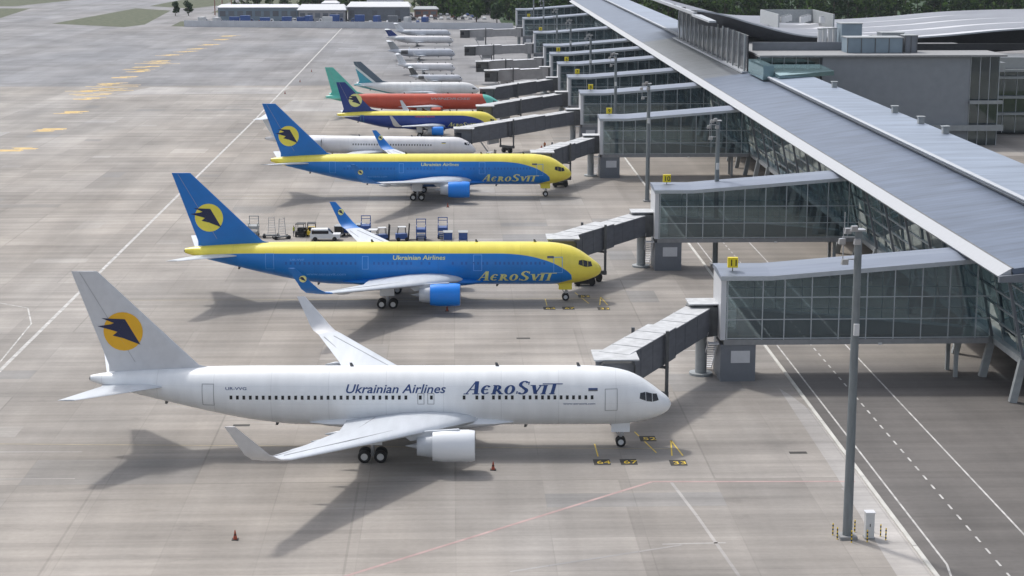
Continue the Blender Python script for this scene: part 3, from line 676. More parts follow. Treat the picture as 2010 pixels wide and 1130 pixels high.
airliner('jet_airliner', P1, (19.84, 160.2, 0), rz1, 'all-white twin-engine airliner with grey tail, nearest to the camera')
airliner('jet_airliner', P2, (18.85, 226.6, 0), rz1, 'blue and yellow airliner parked directly behind the white one, baggage carts behind it')
airliner('jet_airliner', P2, (20.9, 317.6, 0), rz1, 'blue and yellow airliner third in the row, at the third bridge')

def scaled(F, kx, kz, zo=0, r0=None):
    return [(s * kx, t * kz + zo, b_ * kz + zo, h * kz) for s, t, b_, h in F]
# rear-engined white twin (T-tail)
def rear_jet(L, rad, zc, span, tail_h, paint, finmat, engmat, sweep=.42, wlmat=None, wlet=False):
    F = [(0, zc - .55 * rad, zc - .6 * rad, .02), (.02 * L, zc + .15 * rad, zc - .9 * rad, .55 * rad), (.05 * L, zc + .65 * rad, zc - .98 * rad, .82 * rad), (.085 * L, zc + .97 * rad, zc - rad, .98 * rad), (.11 * L, zc + rad, zc - rad, rad), (.66 * L, zc + rad, zc - rad, rad), (.78 * L, zc + rad, zc - .72 * rad, .92 * rad), (.90 * L, zc + .95 * rad, zc - .05 * rad, .5 * rad), (L, zc + .75 * rad, zc + .45 * rad, .08)]
    h = span / 2; k = rad / 2.5; s0 = .44 * L
    d = dict(fus=F, k=k, paint=paint, finmat=finmat, engmat=engmat, rear=True,
        wing=[(0, s0 - .02 * L, zc - .75 * rad, .17 * L, .9 * k * 1.5, 0), (rad, s0, zc - .72 * rad, .14 * L, .8 * k, 0), (h * .4, s0 + h * .4 * sweep, zc - .6 * rad, .085 * L, .5 * k, 0), (h, s0 + h * sweep, zc - .25 * rad, .035 * L, .2 * k, 0)],
        fin=[(.80 * L, zc + .85 * rad, .17 * L, .35 * k), (.83 * L, zc + rad, .14 * L, .4 * k), (.93 * L, tail_h, .09 * L, .25 * k)],
        stab=[(0, .925 * L, tail_h + .02, .095 * L, .25 * k, 0), (span * .2, .985 * L, tail_h + .15, .04 * L, .1 * k, 0)],
        eng=[(.72 * L, rad * 1.75, zc + .35 * rad, rad * .48, .10 * L)], gear=dict(nose=(.06 * L, .35 * max(k, .6)), main=(.54 * L, rad * 1.5, .48 * max(k, .6), 0)), gearz=zc - .7 * rad, pylz=zc,
        cockpit=[[(-.024 * L, zc + .12 * rad), (-.036 * L, zc + .12 * rad), (-.04 * L, zc + .42 * rad), (-.03 * L, zc + .38 * rad)], [(-.038 * L, zc + .12 * rad), (-.05 * L, zc + .2 * rad), (-.052 * L, zc + .45 * rad), (-.042 * L, zc + .43 * rad)]])
    if wlet: d['winglet'] = [(h, s0 + h * sweep, zc - .25 * rad, .035 * L, .2 * k, 0), (h + .35, s0 + h * sweep + .3, zc + .1 * rad, .03 * L, .1 * k, 60), (h + .5, s0 + h * sweep + 1.0, zc + .9 * rad, .015 * L, .06, 75)]; d['wlmat'] = wlmat or 'white_paint'
    return d
wht = livery('livery_plain_white', (.74, .73, .74))
md = rear_jet(43.5, 1.78, 3.2, 31, 8.6, wht, 'white_paint', 'wing_grey'); md['windows'] = [(-9 - .55 * i, 3.45) for i in range(30)]; md['wsize'] = (.24, .34); md['winmat'] = 'dark_metal'; md['flag'] = (-6.4, 3.9)
airliner('jet_airliner', md, (4.6, 366.5, 0), -R(7), 'slim plain white airliner with rear engines, partly behind the third blue tail')

def narrow(L, paint, finmat, wlmat, engmat, finlogo=None, winglet=True, **kw):
    kx = L / 53.1
    F = [(s * kx, 3.75 + (t - 4.875) * .735, 3.75 + (b_ - 4.875) * .735, h * .75) for s, t, b_, h in F767]
    s0 = 13.2 * L / 39.5; k = .75
    d = dict(fus=F, k=k, paint=paint, finmat=finmat, engmat=engmat, wlmat=wlmat, pylz=2.9, gearz=2.6,
        wing=[(0, s0 - 1, 2.4, 9, 1.2, 0), (1.8, s0, 2.5, 7.6, 1.0, 0), (5.2, s0 + 2.6, 2.9, 5.0, .6, 0), (16.6, s0 + 8.6, 4.0, 1.6, .2, 3)],
        winglet=[(16.6, s0 + 8.6, 4.0, 1.6, .2, 3), (17.2, s0 + 9.2, 4.4, 1.4, .15, 50), (17.9, s0 + 10.8, 6.5, .55, .06, 76)] if winglet else None,
        fin=[(L - 11.5, 5.3, 10.5, .25), (L - 7.9, 6.2, 6.4, .38), (L - 1.9, 12.3, 2.0, .14)],
        stab=[(0, L - 6.0, 4.5, 4.2, .35, 0), (1, L - 5.5, 4.6, 3.8, .32, 0), (7.1, L - 1.2, 5.2, 1.2, .12, 0)],
        eng=[(s0 + .2, 4.85, 1.75, 1.0, 2.6)], fairing=(s0 - 2, s0 + 10, 1.95, 2.1, .7), gear=dict(nose=(3.6, .36), main=(s0 + 5.6, 2.86, .55, 0)),
        cockpit=[[(-1.0, 3.6), (-1.4, 3.58), (-1.45, 4.02), (-1.15, 3.98)], [(-1.46, 3.6), (-1.9, 3.7), (-1.92, 4.15), (-1.5, 4.02)]], thick=.09)
    if finlogo: d['finlogo'] = finlogo
    d.update(kw); return d
k7 = 36.8 / 53.1
nvy = (.008, .04, .24)
zt5 = [(s * k7, (3.75 + (z - 4.875) * .735) if z > 1 else .5) for s, z in ZT]; zb5 = [(s * k7, 3.75 + (z - 4.875) * .735) for s, z in ZB]
p5 = narrow(36.8, livery('livery_navy_yellow', nvy, ylw, zt5, zb5, 36.8), 'navy_paint', 'lamp_white', 'engine_blue', (-32.6, 8.2, 1.5), logomat='pale_yellow', belly='yellow_paint', fairmat='navy_paint',
    texts=[('WORD', -11.6, 2.4, .95, 'pale_yellow', 0, 6.3), ('Ukrainian Airlines', -19.0, 4.5, .5, 'orange_paint', 0, 4.5)], doors=[(-31, 3.4, .8, 1.5)], doormat='sky_teal')
airliner('jet_airliner', p5, (10.4, 411.5, 0), -R(2), 'small dark navy and yellow airliner with winglets, in front of the red one')
org = (.50, .07, .035); tl = (.12, .50, .42)
p6 = narrow(44.0, livery('livery_red', org, tl, [(0, .5), (3.0, .5), (3.6, 3.6), (4.4, 5.0), (6, 8), (34, 8), (37.5, 5.6), (39, 3.6), (40, .5), (44, .5)], None, 44.0), 'teal_paint', 'teal_paint', 'orange_paint', None, False,
    texts=[('WINDROSE', -17.5, 4.35, .75, 'pale_bridge', .2, 10.0)], wingmat='wing_grey', fairmat='orange_paint', stabmat='teal_paint', belly='teal_paint')
airliner('jet_airliner', p6, (12.0, 455.5, 0), -R(2), 'red airliner with pale teal nose and tail, behind the navy one')
def swoosh(name):   # banded fin: dark top, pale band, teal foot, following the slope of the leading edge
    m, N, L, P = newmat(name); tc = N.new('ShaderNodeTexCoord'); sp = N.new('ShaderNodeSeparateXYZ'); L.new(tc.outputs['Object'], sp.inputs[0])
    a = N.new('ShaderNodeMath'); a.operation = 'MULTIPLY_ADD'; L.new(sp.outputs['X'], a.inputs[0]); a.inputs[1].default_value = .95; L.new(sp.outputs['Z'], a.inputs[2])
    r = N.new('ShaderNodeMapRange'); L.new(a.outputs[0], r.inputs[0]); r.inputs['From Min'].default_value = -26; r.inputs['From Max'].default_value = -18
    cr = N.new('ShaderNodeValToRGB'); cr.color_ramp.interpolation = 'CONSTANT'; e = cr.color_ramp.elements
    e[0].color = (.05, .33, .42, 1); e[1].position = .47; e[1].color = (.65, .7, .7, 1)
    x_ = e.new(.58); x_.color = (.09, .13, .17, 1)
    L.new(r.outputs[0], cr.inputs[0]); L.new(cr.outputs[0], P.inputs['Base Color']); P.inputs['Roughness'].default_value = .4
    return m
M['fin_bands'] = swoosh('fin_bands')
p7 = narrow(34.5, livery('livery_white_teal', (.07, .30, .34), (.74, .75, .75), [(0, .3), (20, 1.8), (27, 3.2), (31, 4.4), (34.5, 6)], None, 34.5), 'fin_bands', 'lamp_white', 'white_paint', None, False)
p7o = airliner('jet_airliner', p7, (7.3, 499, 0), -R(2), 'white airliner with teal and grey banded tail, behind the red one'); p7o.scale = (1, .86, .86)
pale = livery('livery_pale', (.55, .57, .62)); two = livery('livery_pale_dark_belly', (.55, .58, .64), (.10, .13, .18), [(0, .3), (.01, 2.0), (15, 2.0), (16, 2.1), (24, 2.1)], None, 24)
r1 = rear_jet(16.0, 1.05, 2.3, 15.5, 5.4, pale, 'dark_metal', 'dark_metal', .35, wlet=True)
airliner('business_jet', r1, (2.9, 545, 0), -R(3), 'little grey twin jet with dark tail and engines, nearest of the far small aircraft')
r2 = rear_jet(19.0, 1.2, 2.4, 18.5, 6.4, wht, 'white_paint', 'wing_grey', .4, wlet=True)
airliner('business_jet', r2, (.8, 588, 0), -R(4), 'small white jet with grey engines, second of the far small aircraft')
r3 = rear_jet(24.0, 1.4, 2.5, 21, 6.6, pale, 'car_silver', 'dark_metal', .4, wlet=True)
airliner('business_jet', r3, (.9, 655, 0), R(5), 'small silver jet with dark engines, third of the far small aircraft')
r4 = rear_jet(27.0, 1.45, 2.6, 21.2, 6.4, wht, 'navy_paint', 'wing_grey', .4)
airliner('business_jet', r4, (.4, 730, 0), -R(3), 'small white jet with dark blue tail, near the far white wall')
r5 = rear_jet(24.0, 1.3, 2.4, 20, 6.2, pale, 'white_paint', 'wing_grey', .4)
airliner('business_jet', r5, (-.7, 780, 0), -R(2), 'small pale jet with white tail, farthest of the parked aircraft')

# ------------------------------------------------------------------ gate piers
PY = [184, 246.5, 341, 394, 436.5, 479, 517, 554, 623, 720, 799]
ORD = ['nearest', 'second', 'third', 'fourth', 'fifth', 'sixth', 'seventh', 'eighth', 'ninth', 'tenth', 'eleventh and farthest']
X0, X1, DEP = 28.2, 56.2, 5.4
def ztop(x): return 10.95 + max(0, (x - 33)) * .078
MULL = [28.5, 32.2, 34.5] + [37.35 + 2.9 * i for i in range(7)]
def pier():
    r = empty('gate_pier', (0, 0, 0)); tag(r, cat='boarding pier', group='glass piers leading to the gates')
    b = MB(); rg = []
    for x in [27.7, 33, 40, 48, X1]:
        z = ztop(x); rg.append([(x, -.35, z), (x, DEP + .35, z + .25), (x, DEP + .35, z + .65), (x, DEP / 2, z + .72), (x, -.35, z + .36)])
    b.loft(rg); b.cur = 1; b.loft([[(x, -.40, ztop(x) - .08), (x, -.36, ztop(x) - .08), (x, -.36, ztop(x) + .40), (x, -.40, ztop(x) + .40)] for x in [27.7, 33, 40, 48, X1]]); b.build('roof', ['pier_roof', 'frame_grey'], r)
    b = MB(); b.box(X0, X1, -.12, DEP + .1, 3.95, 4.5); b.build('floor_slab', 'slab_conc', r)
    b = MB(); b.box(27.8, 28.35, -.15, DEP + .1, 4.5, 11.0); b.build('end_wall', 'fin_grey', r)
    for y, nm in ((0, 1), (DEP - .1, 0)):
        b = MB(); b.add([(28.35, y, 4.5), (X1, y, 4.5), (X1, y, ztop(X1)), (33, y, ztop(33)), (28.35, y, ztop(28))], [(0, 1, 2, 3, 4)])
        gl = b.build('glass_wall', 'pier_glass', r, rec=False)
        b = MB()
        for x in MULL: b.box(x - .055, x + .055, y - .07, y + .05, 4.5, ztop(x))
        for z in (6.65, 9.0, 4.62): b.box(28.4, X1, y - .055, y + .04, z - .05, z + .05)
        b.build('window_frame', 'frame_grey', gl)
    b = MB()   # sloping ramp deck and partition inside
    b.hexa([(30, 2.0, 4.55), (54, 2.0, 4.55), (54, 3.6, 4.55), (30, 3.6, 4.55)], [(30, 2.0, 7.3), (54, 2.0, 5.2), (54, 3.6, 5.2), (30, 3.6, 7.3)]); b.build('inner_ramp', 'shed_blue', r)
    b = MB(); b.box(27.9, 31.6, .0, DEP - .4, 0, 3.95); sr = b.build('service_room', 'clad_grey', r)
    b = MB(); b.box(29.0, 31.0, -.04, -.003, 2.0, 3.3); b.build('service_vent', 'fin_grey', sr)
    for x, y in ((53.2, 1.2), (53.2, 4.4)): b = MB(); b.box(x - .2, x + .2, y - .2, y + .2, 0, 3.95); b.build('support_post', 'column_grey', r)
    b = MB(); b.box(44.5, 44.9, -.2, -.125, 3.9, 4.1); b.build('pier_lamp', 'lamp_white', r)
    # stair along the gate end
    b = MB()
    for i in range(12): b.box(26.7, 27.78, DEP - .2 - i * .36, DEP + .14 - i * .36, .25 + i * .32, .31 + i * .32)
    b.beam((26.7, DEP + .1, .2), (26.7, .9, 4.1), .06, .25); b.beam((27.75, DEP + .1, .2), (27.75, .9, 4.1), .06, .25)
    b.beam((26.7, DEP + .1, 1.2), (26.7, .9, 5.1), .05, .05); b.box(26.7, 27.78, .2, 1.0, 3.95, 4.05)
    b.build('outside_stair', 'wall_white', r)
    return r
pp = pier()
for i, y in enumerate(PY):
    lab = '%s glass-walled gate pier counting from the front, grey service room under its end' % ORD[i] if i < 10 else 'farthest glass-walled gate pier, at the far end of the concourse'
    place(pp, i > 0, (0, y, 0), 0, lab)
# yellow gate number signs on the pier roofs
def gsign(n):
    r = empty('gate_sign', (0, 0, 0)); tag(r, cat='sign', group='yellow gate number signs on the piers')
    MB().cyl((0, 0, 0), (0, 0, .6), .06).build('post', 'dark_metal', r)
    MB().box(-.62, .62, -.28, .28, .5, 1.75).build('sign_box', 'sign_yellow', r)
    b = MB(); pl = bfont(n, 1.1, 0, .02); mx = max(a for p in pl for a, _ in p)
    for p in pl: b.add([(x - mx / 2, -.285, .74 + z) for x, z in p], [tuple(range(len(p)))])
    b.build('number', 'black', r, rec=False); return r
SY = [(29.2, 185.6), (29.8, 250.0), (29.8, 344.6), (30.2, 397), (30.2, 440), (30.2, 482), (30.2, 520), (30.2, 626), (30.2, 723)]
for i, (x, y) in enumerate(SY):
    s = gsign('%d' % (11 - i)); s.location = (x, y, 11.5); s.scale = (.85, .85, .85)
    pi = min(range(len(PY)), key=lambda k: abs(PY[k] - y)); s['label'] = 'yellow gate number sign on the roof end of the %s pier' % ORD[pi].split()[0]

# ------------------------------------------------------------------ passenger boarding bridges
def bridge(A, B, zA, zB, label, pale=False, wheels=.62, nseg=2):
    """A rotunda (x, y), B cab (x, y); z = floor heights"""
    o = (A[0], A[1], 0); r = empty('boarding_bridge', o); tag(r, label, 'boarding bridge', 'boarding bridges between piers and aircraft')
    wm = 'pale_bridge' if pale else 'bridge_grey'
    A3 = Vector((A[0], A[1], zA)); B3 = Vector((B[0], B[1], zB)); d = (B3 - A3); Ln = d.length; d.normalize(); sd = d.cross(Vector((0, 0, 1))).normalized(); up = sd.cross(d)
    b = MB(o); b.lathe([(zA - .3, 1.75), (zA + 2.9, 1.75), (zA + 3.05, 1.5), (zA + 3.1, .01)], (A[0], A[1], 0), 'z', 20); b.cur = 1; b.box(A[0], X0 - .4, A[1] - 1.5, A[1] + 1.5, zA - .2, zA + 2.85)
    rt = b.build('rotunda', ['dark_metal' if not pale else wm, 'dark_metal'], r, smooth=True, angle=35)
    b = MB(o); b.box(A[0] - 1.6, X0 - .4, A[1] - 1.6, A[1] + 1.6, zA + 3.12, zA + 3.25); b.build('rotunda_roof', 'bridge_roof', r)
    b = MB(o); b.cyl((A[0], A[1], .25), (A[0], A[1], zA - .3), .62, n=20); b.cyl((A[0], A[1], 0), (A[0], A[1], .25), 1.25, n=20); b.build('rotunda_column', 'column_grey', r, smooth=True, angle=35)
    for k in range(nseg):
        t0 = 1.2 / Ln if k == 0 else (k / nseg) - .02; t1 = (k + 1) / nseg if k < nseg - 1 else 1.0; hw = 1.30 - .0 * k + (.18 if k else 0); hh = 2.75 + (.25 if k else 0)
        P0 = A3 + d * Ln * t0; P1_ = A3 + d * Ln * t1
        b = MB(o); c_ = lambda P, a, h: P + sd * a + up * h
        b.hexa([c_(P0, -hw, 0 - .12 * k), c_(P0, hw, -.12 * k), c_(P1_, hw, -.12 * k), c_(P1_, -hw, -.12 * k)], [c_(P0, -hw, hh), c_(P0, hw, hh), c_(P1_, hw, hh), c_(P1_, -hw, hh)])
        tn = b.build('tunnel', wm, r)
        b = MB(o); b.hexa([c_(P0, -hw - .06, hh + .005), c_(P0, hw + .06, hh + .005), c_(P1_, hw + .06, hh + .005), c_(P1_, -hw - .06, hh + .005)], [c_(P0, -hw - .06, hh + .09), c_(P0, hw + .06, hh + .09), c_(P1_, hw + .06, hh + .09), c_(P1_, -hw - .06, hh + .09)])
        n = max(2, int(Ln * (t1 - t0) / 2.6))
        b.cur = 1
        for j in range(1, n): q = P0.lerp(P1_, j / n); b.beam(c_(q, -hw - .08, hh + .12), c_(q, hw + .08, hh + .11), .08, .04, up)
        b.build('tunnel_roof', ['bridge_roof' if not pale else 'wall_white', 'bridge_roof'], tn)
        b = MB(o)
        for s2 in (-1, 1):
            for j in range(n + 1):
                q = P0.lerp(P1_, j / n); b.beam(c_(q, s2 * (hw + .012), .05), c_(q, s2 * (hw + .012), hh - .05), .035, .035, d)
            b.beam(c_(P0, s2 * (hw + .05), hh - .12), c_(P1_, s2 * (hw + .05), hh - .12), .06, .12, up)
        b.build('tunnel_ribs', wm, tn)
    # lift column with wheel bogie
    q = A3 + d * Ln * wheels; b = MB(o)
    for s2 in (-1, 1):
        p = q + sd * s2 * 1.85; b.beam((p.x, p.y, 1.2), (p.x, p.y, q.z + 3.4), .32, .38)
    p0 = q + sd * 2.0; p1 = q - sd * 2.0; b.beam((p0.x, p0.y, 1.3), (p1.x, p1.y, 1.3), .4, .5); b.beam((p0.x, p0.y, q.z - .3), (p1.x, p1.y, q.z - .3), .3, .25)
    lf = b.build('lift_column', 'dark_metal', r)
    b = MB(o); qg = Vector((q.x, q.y, 0)); hd = Vector((d.x, d.y, 0)).normalized(); b.beam(qg - sd * 1.1 + Vector((0, 0, .75)), qg + sd * 1.1 + Vector((0, 0, .75)), .6, .5)
    for s2 in (-1, 1):
        p = qg + sd * s2 * .9 + Vector((0, 0, .55)); b.cyl(p - sd * .22, p + sd * .22, .55)
    b.build('wheels', 'tyre', lf)
    b = MB(o); qq = A3 + d * Ln * (wheels + .10); b.beam(qq - up * .9 - d * 1.6 + sd * .8, qq - up * .9 + d * 1.6 + sd * .8, .5, 1.3); b.build('equipment_box', 'fin_grey', r)
    # cab, turned towards the aircraft
    b = MB(o); bx, by, bz = B3; b.hexa([(bx - 2.0, by - 2.6, bz - .1), (bx + 1.7, by - 2.6, bz - .1), (bx + 2.0, by + 1.4, bz - .1), (bx - 1.7, by + 1.4, bz - .1)], [(bx - 2.0, by - 2.6, bz + 2.9), (bx + 1.7, by - 2.6, bz + 2.9), (bx + 2.0, by + 1.4, bz + 2.9), (bx - 1.7, by + 1.4, bz + 2.9)])
    cb = b.build('cab', wm if not pale else 'dark_metal', r)
    b = MB(o); b.box(bx - 2.15, bx + 2.1, by - 2.7, by + 1.5, bz + 2.91, bz + 3.06); b.build('cab_roof', 'bridge_roof', cb)
    b = MB(o); rg = []
    for t, gr in ((0, 0), (.25, .1), (.5, 0), (.75, .1), (1, 0)): rg.append([(bx + a * (1.6 + gr), by - 2.6 - .7 * t, bz + c2) for a, c2 in ((-1, -.05), (1, -.05), (1, 2.5 + gr), (.8, 2.85 + gr), (-.8, 2.85 + gr), (-1, 2.5 + gr))])
    b.loft(rg, cap=False); b.build('cab_canopy', 'rubber_mat', cb)
    b = MB(o); b.box(bx - 1.95, bx - .5, by - 2.63, by - 2.605, bz + 1.1, bz + 2.2); b.build('cab_window', 'window_dark', cb)
    # service stair from the cab side
    b = MB(o); sx_, sy_ = (qq + sd * 2.0).x, (qq + sd * 2.0).y
    b.beam((sx_, sy_, 0), (sx_ - 2.4, sy_ - .2, bz), .1, .25); b.beam((sx_, sy_ + .9, 0), (sx_ - 2.4, sy_ + .7, bz), .1, .25); b.beam((sx_, sy_, 1), (sx_ - 2.4, sy_ - .2, bz + 1), .05, .05)
    for i in range(10): t = i / 10; b.box(sx_ - 2.4 * t - .25, sx_ - 2.4 * t, sy_ - .15 * t, sy_ + .9, bz * t + .1, bz * t + .15)
    b.build('service_stair', 'metal', r)
    return r
bridge((26.3, 187.2), (15.2, 167.0), 4.75, 4.15, 'grey boarding bridge running to the nose of the white airliner')
bridge((26.3, 249.6), (14.2, 233.2), 4.75, 4.25, 'grey boarding bridge running to the nose of the second airliner in the row')
bridge((26.3, 344.0), (16.0, 324.5), 4.75, 4.25, 'grey boarding bridge running to the nose of the third airliner in the row')
bridge((26.3, 396.5), (2.2, 371.3), 4.5, 3.4, 'long grey boarding bridge ending above the nose of the slim white airliner', nseg=3)
bridge((26.3, 439.0), (7.4, 418.6), 4.5, 3.4, 'grey boarding bridge serving the small navy and yellow airliner', nseg=3)
bridge((26.3, 481.5), (8.8, 462.4), 4.5, 3.6, 'grey boarding bridge serving the red airliner', nseg=3)
bridge((26.3, 519.5), (11.0, 516.5), 4.4, 3.9, 'pale parked boarding bridge just beyond the teal-tailed white airliner', True)
bridge((26.3, 556.5), (9.0, 551.5), 4.4, 3.9, 'pale parked boarding bridge beside the little grey jet', True)
bridge((26.3, 625.5), (6.0, 622), 4.4, 3.9, 'parked boarding bridge, second from the far end of the apron', True)
bridge((26.3, 722.5), (5.0, 722), 4.4, 3.9, 'farthest parked boarding bridge, near the far white wall', True)

# ------------------------------------------------------------------ terminal concourse
T = empty('terminal_concourse', (57, 171, 0), 0, 'long terminal concourse with grey-blue stepped metal roof and white edge band', 'terminal building'); TO = (57, 171, 0)
YN, YF = 171.5, 830.0
ys = [YN + (YF - YN) * i / 60 for i in range(61)]
def ribbon(prof, name, m, y0=YN, y1=YF, par=T, n=None):
    b = MB(TO); k = n or 40; b.loft([[(x, y0 + (y1 - y0) * i / k, z) for x, z in prof] for i in range(k + 1)]); return b.build(name, m, par)
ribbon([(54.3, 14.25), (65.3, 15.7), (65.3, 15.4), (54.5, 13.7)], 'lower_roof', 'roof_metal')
ribbon([(53.0, 13.55), (54.28, 14.30), (54.28, 13.72), (53.2, 13.30)], 'roof_edge_band', 'fascia')
ribbon([(54.29, 14.26), (54.42, 14.36), (54.55, 14.30)], 'roof_gutter', 'dark_metal')
ribbon([(54.5, 13.62), (64, 13.62), (64, 13.5), (54.5, 13.5)], 'soffit', 'clad_grey')
ribbon([(65.35, 15.5), (65.35, 16.5), (65.5, 16.5), (65.5, 15.5)], 'clerestory', 'clad_grey')
ribbon([(65.0, 16.05), (65.32, 16.05), (65.32, 16.18), (65.0, 16.18)], 'service_rail', 'frame_grey')
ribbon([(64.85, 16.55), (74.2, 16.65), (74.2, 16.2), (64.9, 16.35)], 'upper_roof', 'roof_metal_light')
ribbon([(64.65, 16.58), (65.1, 16.72), (65.1, 16.60), (64.7, 16.40)], 'upper_roof_trim', 'roof_trim')
ribbon([(73.9, 0), (73.9, 16.15), (73.5, 16.15), (73.5, 0)], 'rear_wall', 'terminal_wall')
# near gable edge of the roof
b = MB(TO); b.hexa([(53.0, 171.0, 13.0), (75, 171.0, 13.0), (75, 171.45, 13.0), (53.0, 171.45, 13.0)], [(53.0, 171.0, 13.6), (75, 171.0, 15.5), (75, 171.45, 15.5), (53.0, 171.45, 13.6)]); b.build('gable_edge', 'clad_grey', T)
b = MB(TO); b.add([(57.5, 176, 4.6), (74, 176, 4.6), (74, 176, 13.4), (55.9, 176, 13.4)], [(0, 1, 2, 3)]); gw = b.build('end_glass', 'facade_glass', T, rec=False)
b = MB(TO)
for x in [58 + 2.6 * i for i in range(7)]: b.box(x - .06, x + .06, 175.88, 175.99, 4.6, 13.4)
for z in (6.8, 9, 11.2): b.box(57, 74, 175.89, 175.98, z - .05, z + .05)
b.build('end_frame', 'frame_grey', gw)
# inclined glass facade towards the apron
b = MB(TO); b.add([(57.6, 172, 4.4), (57.6, YF - 8, 4.4), (55.9, YF - 8, 13.45), (55.9, 172, 13.45)], [(0, 1, 2, 3)]); fg = b.build('glass_facade', 'facade_glass', T, rec=False)
b = MB(TO); y = 173.0
while y < YF - 9: b.beam((57.52, y, 4.4), (55.82, y, 13.45), .05, .07, (1, 0, 0)); y += 5.15
for z in (6.2, 8.0, 9.8, 11.6): x = 57.6 - (z - 4.4) * .188; b.beam((x - .07, 172, z), (x - .07, YF - 9, z), .16, .13)
b.build('facade_frame', 'column_grey', fg)
b = MB(TO); b.box(56.9, 73.4, 172, YF - 8, 3.75, 4.38); b.build('floor_slab', 'column_grey', T)
b = MB(TO); b.box(57.9, 73.3, 176.3, YF - 9, 8.6, 8.9); b.build('mezzanine_floor', 'slab_conc', T)
b = MB(TO); b.box(66, 66.4, 174, YF - 9, 4.4, 13.4); b.build('inner_wall', 'clad_grey', T)
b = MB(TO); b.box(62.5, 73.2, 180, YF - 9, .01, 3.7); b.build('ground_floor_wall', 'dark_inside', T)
cm = None
y = 174.6
while y < 640:
    if cm is None:
        b = MB(); b.beam((-.3, 0, 0), (.55, 0, 4.4), .75, .6); b.cur = 1; b.beam((.55, 0, 4.4), (-1.55, 0, 13.5), .30, .26); c0 = b.build('column', ['column_grey', 'clad_grey'], T); cm = c0.data
    else: c0 = bpy.data.objects.new('column', cm); col.objects.link(c0); c0.parent = T
    c0.location = (56.4 - 57, y - 171, 0); y += 10.6
# roof vents along the rear parapet
for i, (x, y) in enumerate([(73.2, 346), (73.3, 298), (73.3, 281), (73.4, 267)]):
    b = MB((x, y, 16.6)); b.box(x - .45, x + .45, y - .5, y + .5, 16.66, 17.7); b.box(x - .6, x + .6, y - .65, y + .65, 17.7, 17.82)
    o = b.build('roof_vent', 'column_grey'); o.location = (x, y, 16.6)
    tag(o, '%s small square vent on the rear concourse roof edge, counting from the far end' % ['first', 'second', 'third', 'fourth', 'fifth', 'sixth'][i], 'roof vent', 'vents on the concourse roof')

# ------------------------------------------------------------------ main terminal hall behind
H = empty('terminal_hall', (80, 390, 0), 0, 'main terminal hall, blank grey wall under wavy white metal roofs', 'terminal building'); HO = (80, 390, 0)
b = MB(HO); b.box(79.8, 112, 390, 470, 0, 19.3); b.build('grey_wall', 'terminal_wall', H)
b = MB(HO); b.box(66, 119.8, 389.2, 471, 19.35, 19.75); b.build('flat_roof', 'slab_conc', H)
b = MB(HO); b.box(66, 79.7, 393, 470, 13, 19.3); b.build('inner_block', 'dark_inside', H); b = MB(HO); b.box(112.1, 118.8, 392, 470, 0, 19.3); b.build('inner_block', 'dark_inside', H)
b = MB(HO); b.add([(66, 391.5, 14), (79.7, 391.5, 14), (79.7, 391.5, 19.3), (66, 391.5, 19.3)], [(0, 1, 2, 3)]); gw = b.build('glass_wall', 'facade_glass', H, rec=False)
b = MB(HO); b.add([(112.1, 391, 0), (118.8, 391, 0), (118.8, 391, 19.3), (112.1, 391, 19.3)], [(0, 1, 2, 3)]); gw2 = b.build('glass_wall', 'facade_glass', H, rec=False)
b = MB(HO)
for x in [66.5 + 2.6 * i for i in range(6)]: b.box(x - .07, x + .07, 391.35, 391.49, 14, 19.3)
b.build('window_frame', 'frame_grey', gw); b = MB(HO)
for x in [112.4 + 2.1 * i for i in range(4)]: b.box(x - .07, x + .07, 390.85, 390.99, 0, 19.3)
b.build('window_frame', 'frame_grey', gw2)
b = MB(HO); b.box(101.5, 119.5, 388.6, 389.9, 3.4, 4.6); b.build('balcony_slab', 'column_grey', H); b = MB(HO); b.box(112, 119.2, 388.9, 389.9, 9.2, 9.9); b.build('balcony_slab', 'column_grey', H)
b = MB(HO)   # wing to the right, glass floors with pale slabs
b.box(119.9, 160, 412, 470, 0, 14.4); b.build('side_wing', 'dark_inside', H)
b = MB(HO)
for z in (14.5, 12.9, 8.4, 4.6): b.box(119.85 - (z > 14) * 1, 161, 409.5, 411.8, z, z + .55)
b.build('side_wing_slab', 'column_grey', H)
b = MB(HO); b.add([(119.9, 411, .5), (161, 411, .5), (161, 411, 14.3), (119.9, 411, 14.3)], [(0, 1, 2, 3)]); sg = b.build('side_wing_glass', 'facade_glass', H, rec=False)
b = MB(HO)
for i in range(14): b.box(120 + i * 3 - .07, 120 + i * 3 + .07, 410.86, 410.99, .5, 14.3)
b.build('side_wing_frame', 'frame_grey', sg)
b = MB(HO); b.box(119.0, 124.0, 404, 411.5, 14.9, 17.0); b.box(124, 150, 412, 425, 15.1, 17.6); b.build('side_wing_plant', 'car_silver', H)
# lower glass-roofed link beside the concourse
b = MB(HO); b.hexa([(66.2, 366, 16.7), (79, 374, 16.7), (79, 389, 16.7), (66.2, 389, 16.7)], [(66.2, 366, 17.3), (79, 374, 17.6), (79, 389, 17.9), (66.2, 389, 17.9)]); b.build('glass_link_roof', 'hall_glass', H)
b = MB(HO); b.box(63.9, 66.1, 372, 391, 15.9, 18.9); b.build('glass_lobby', 'hall_glass', H)
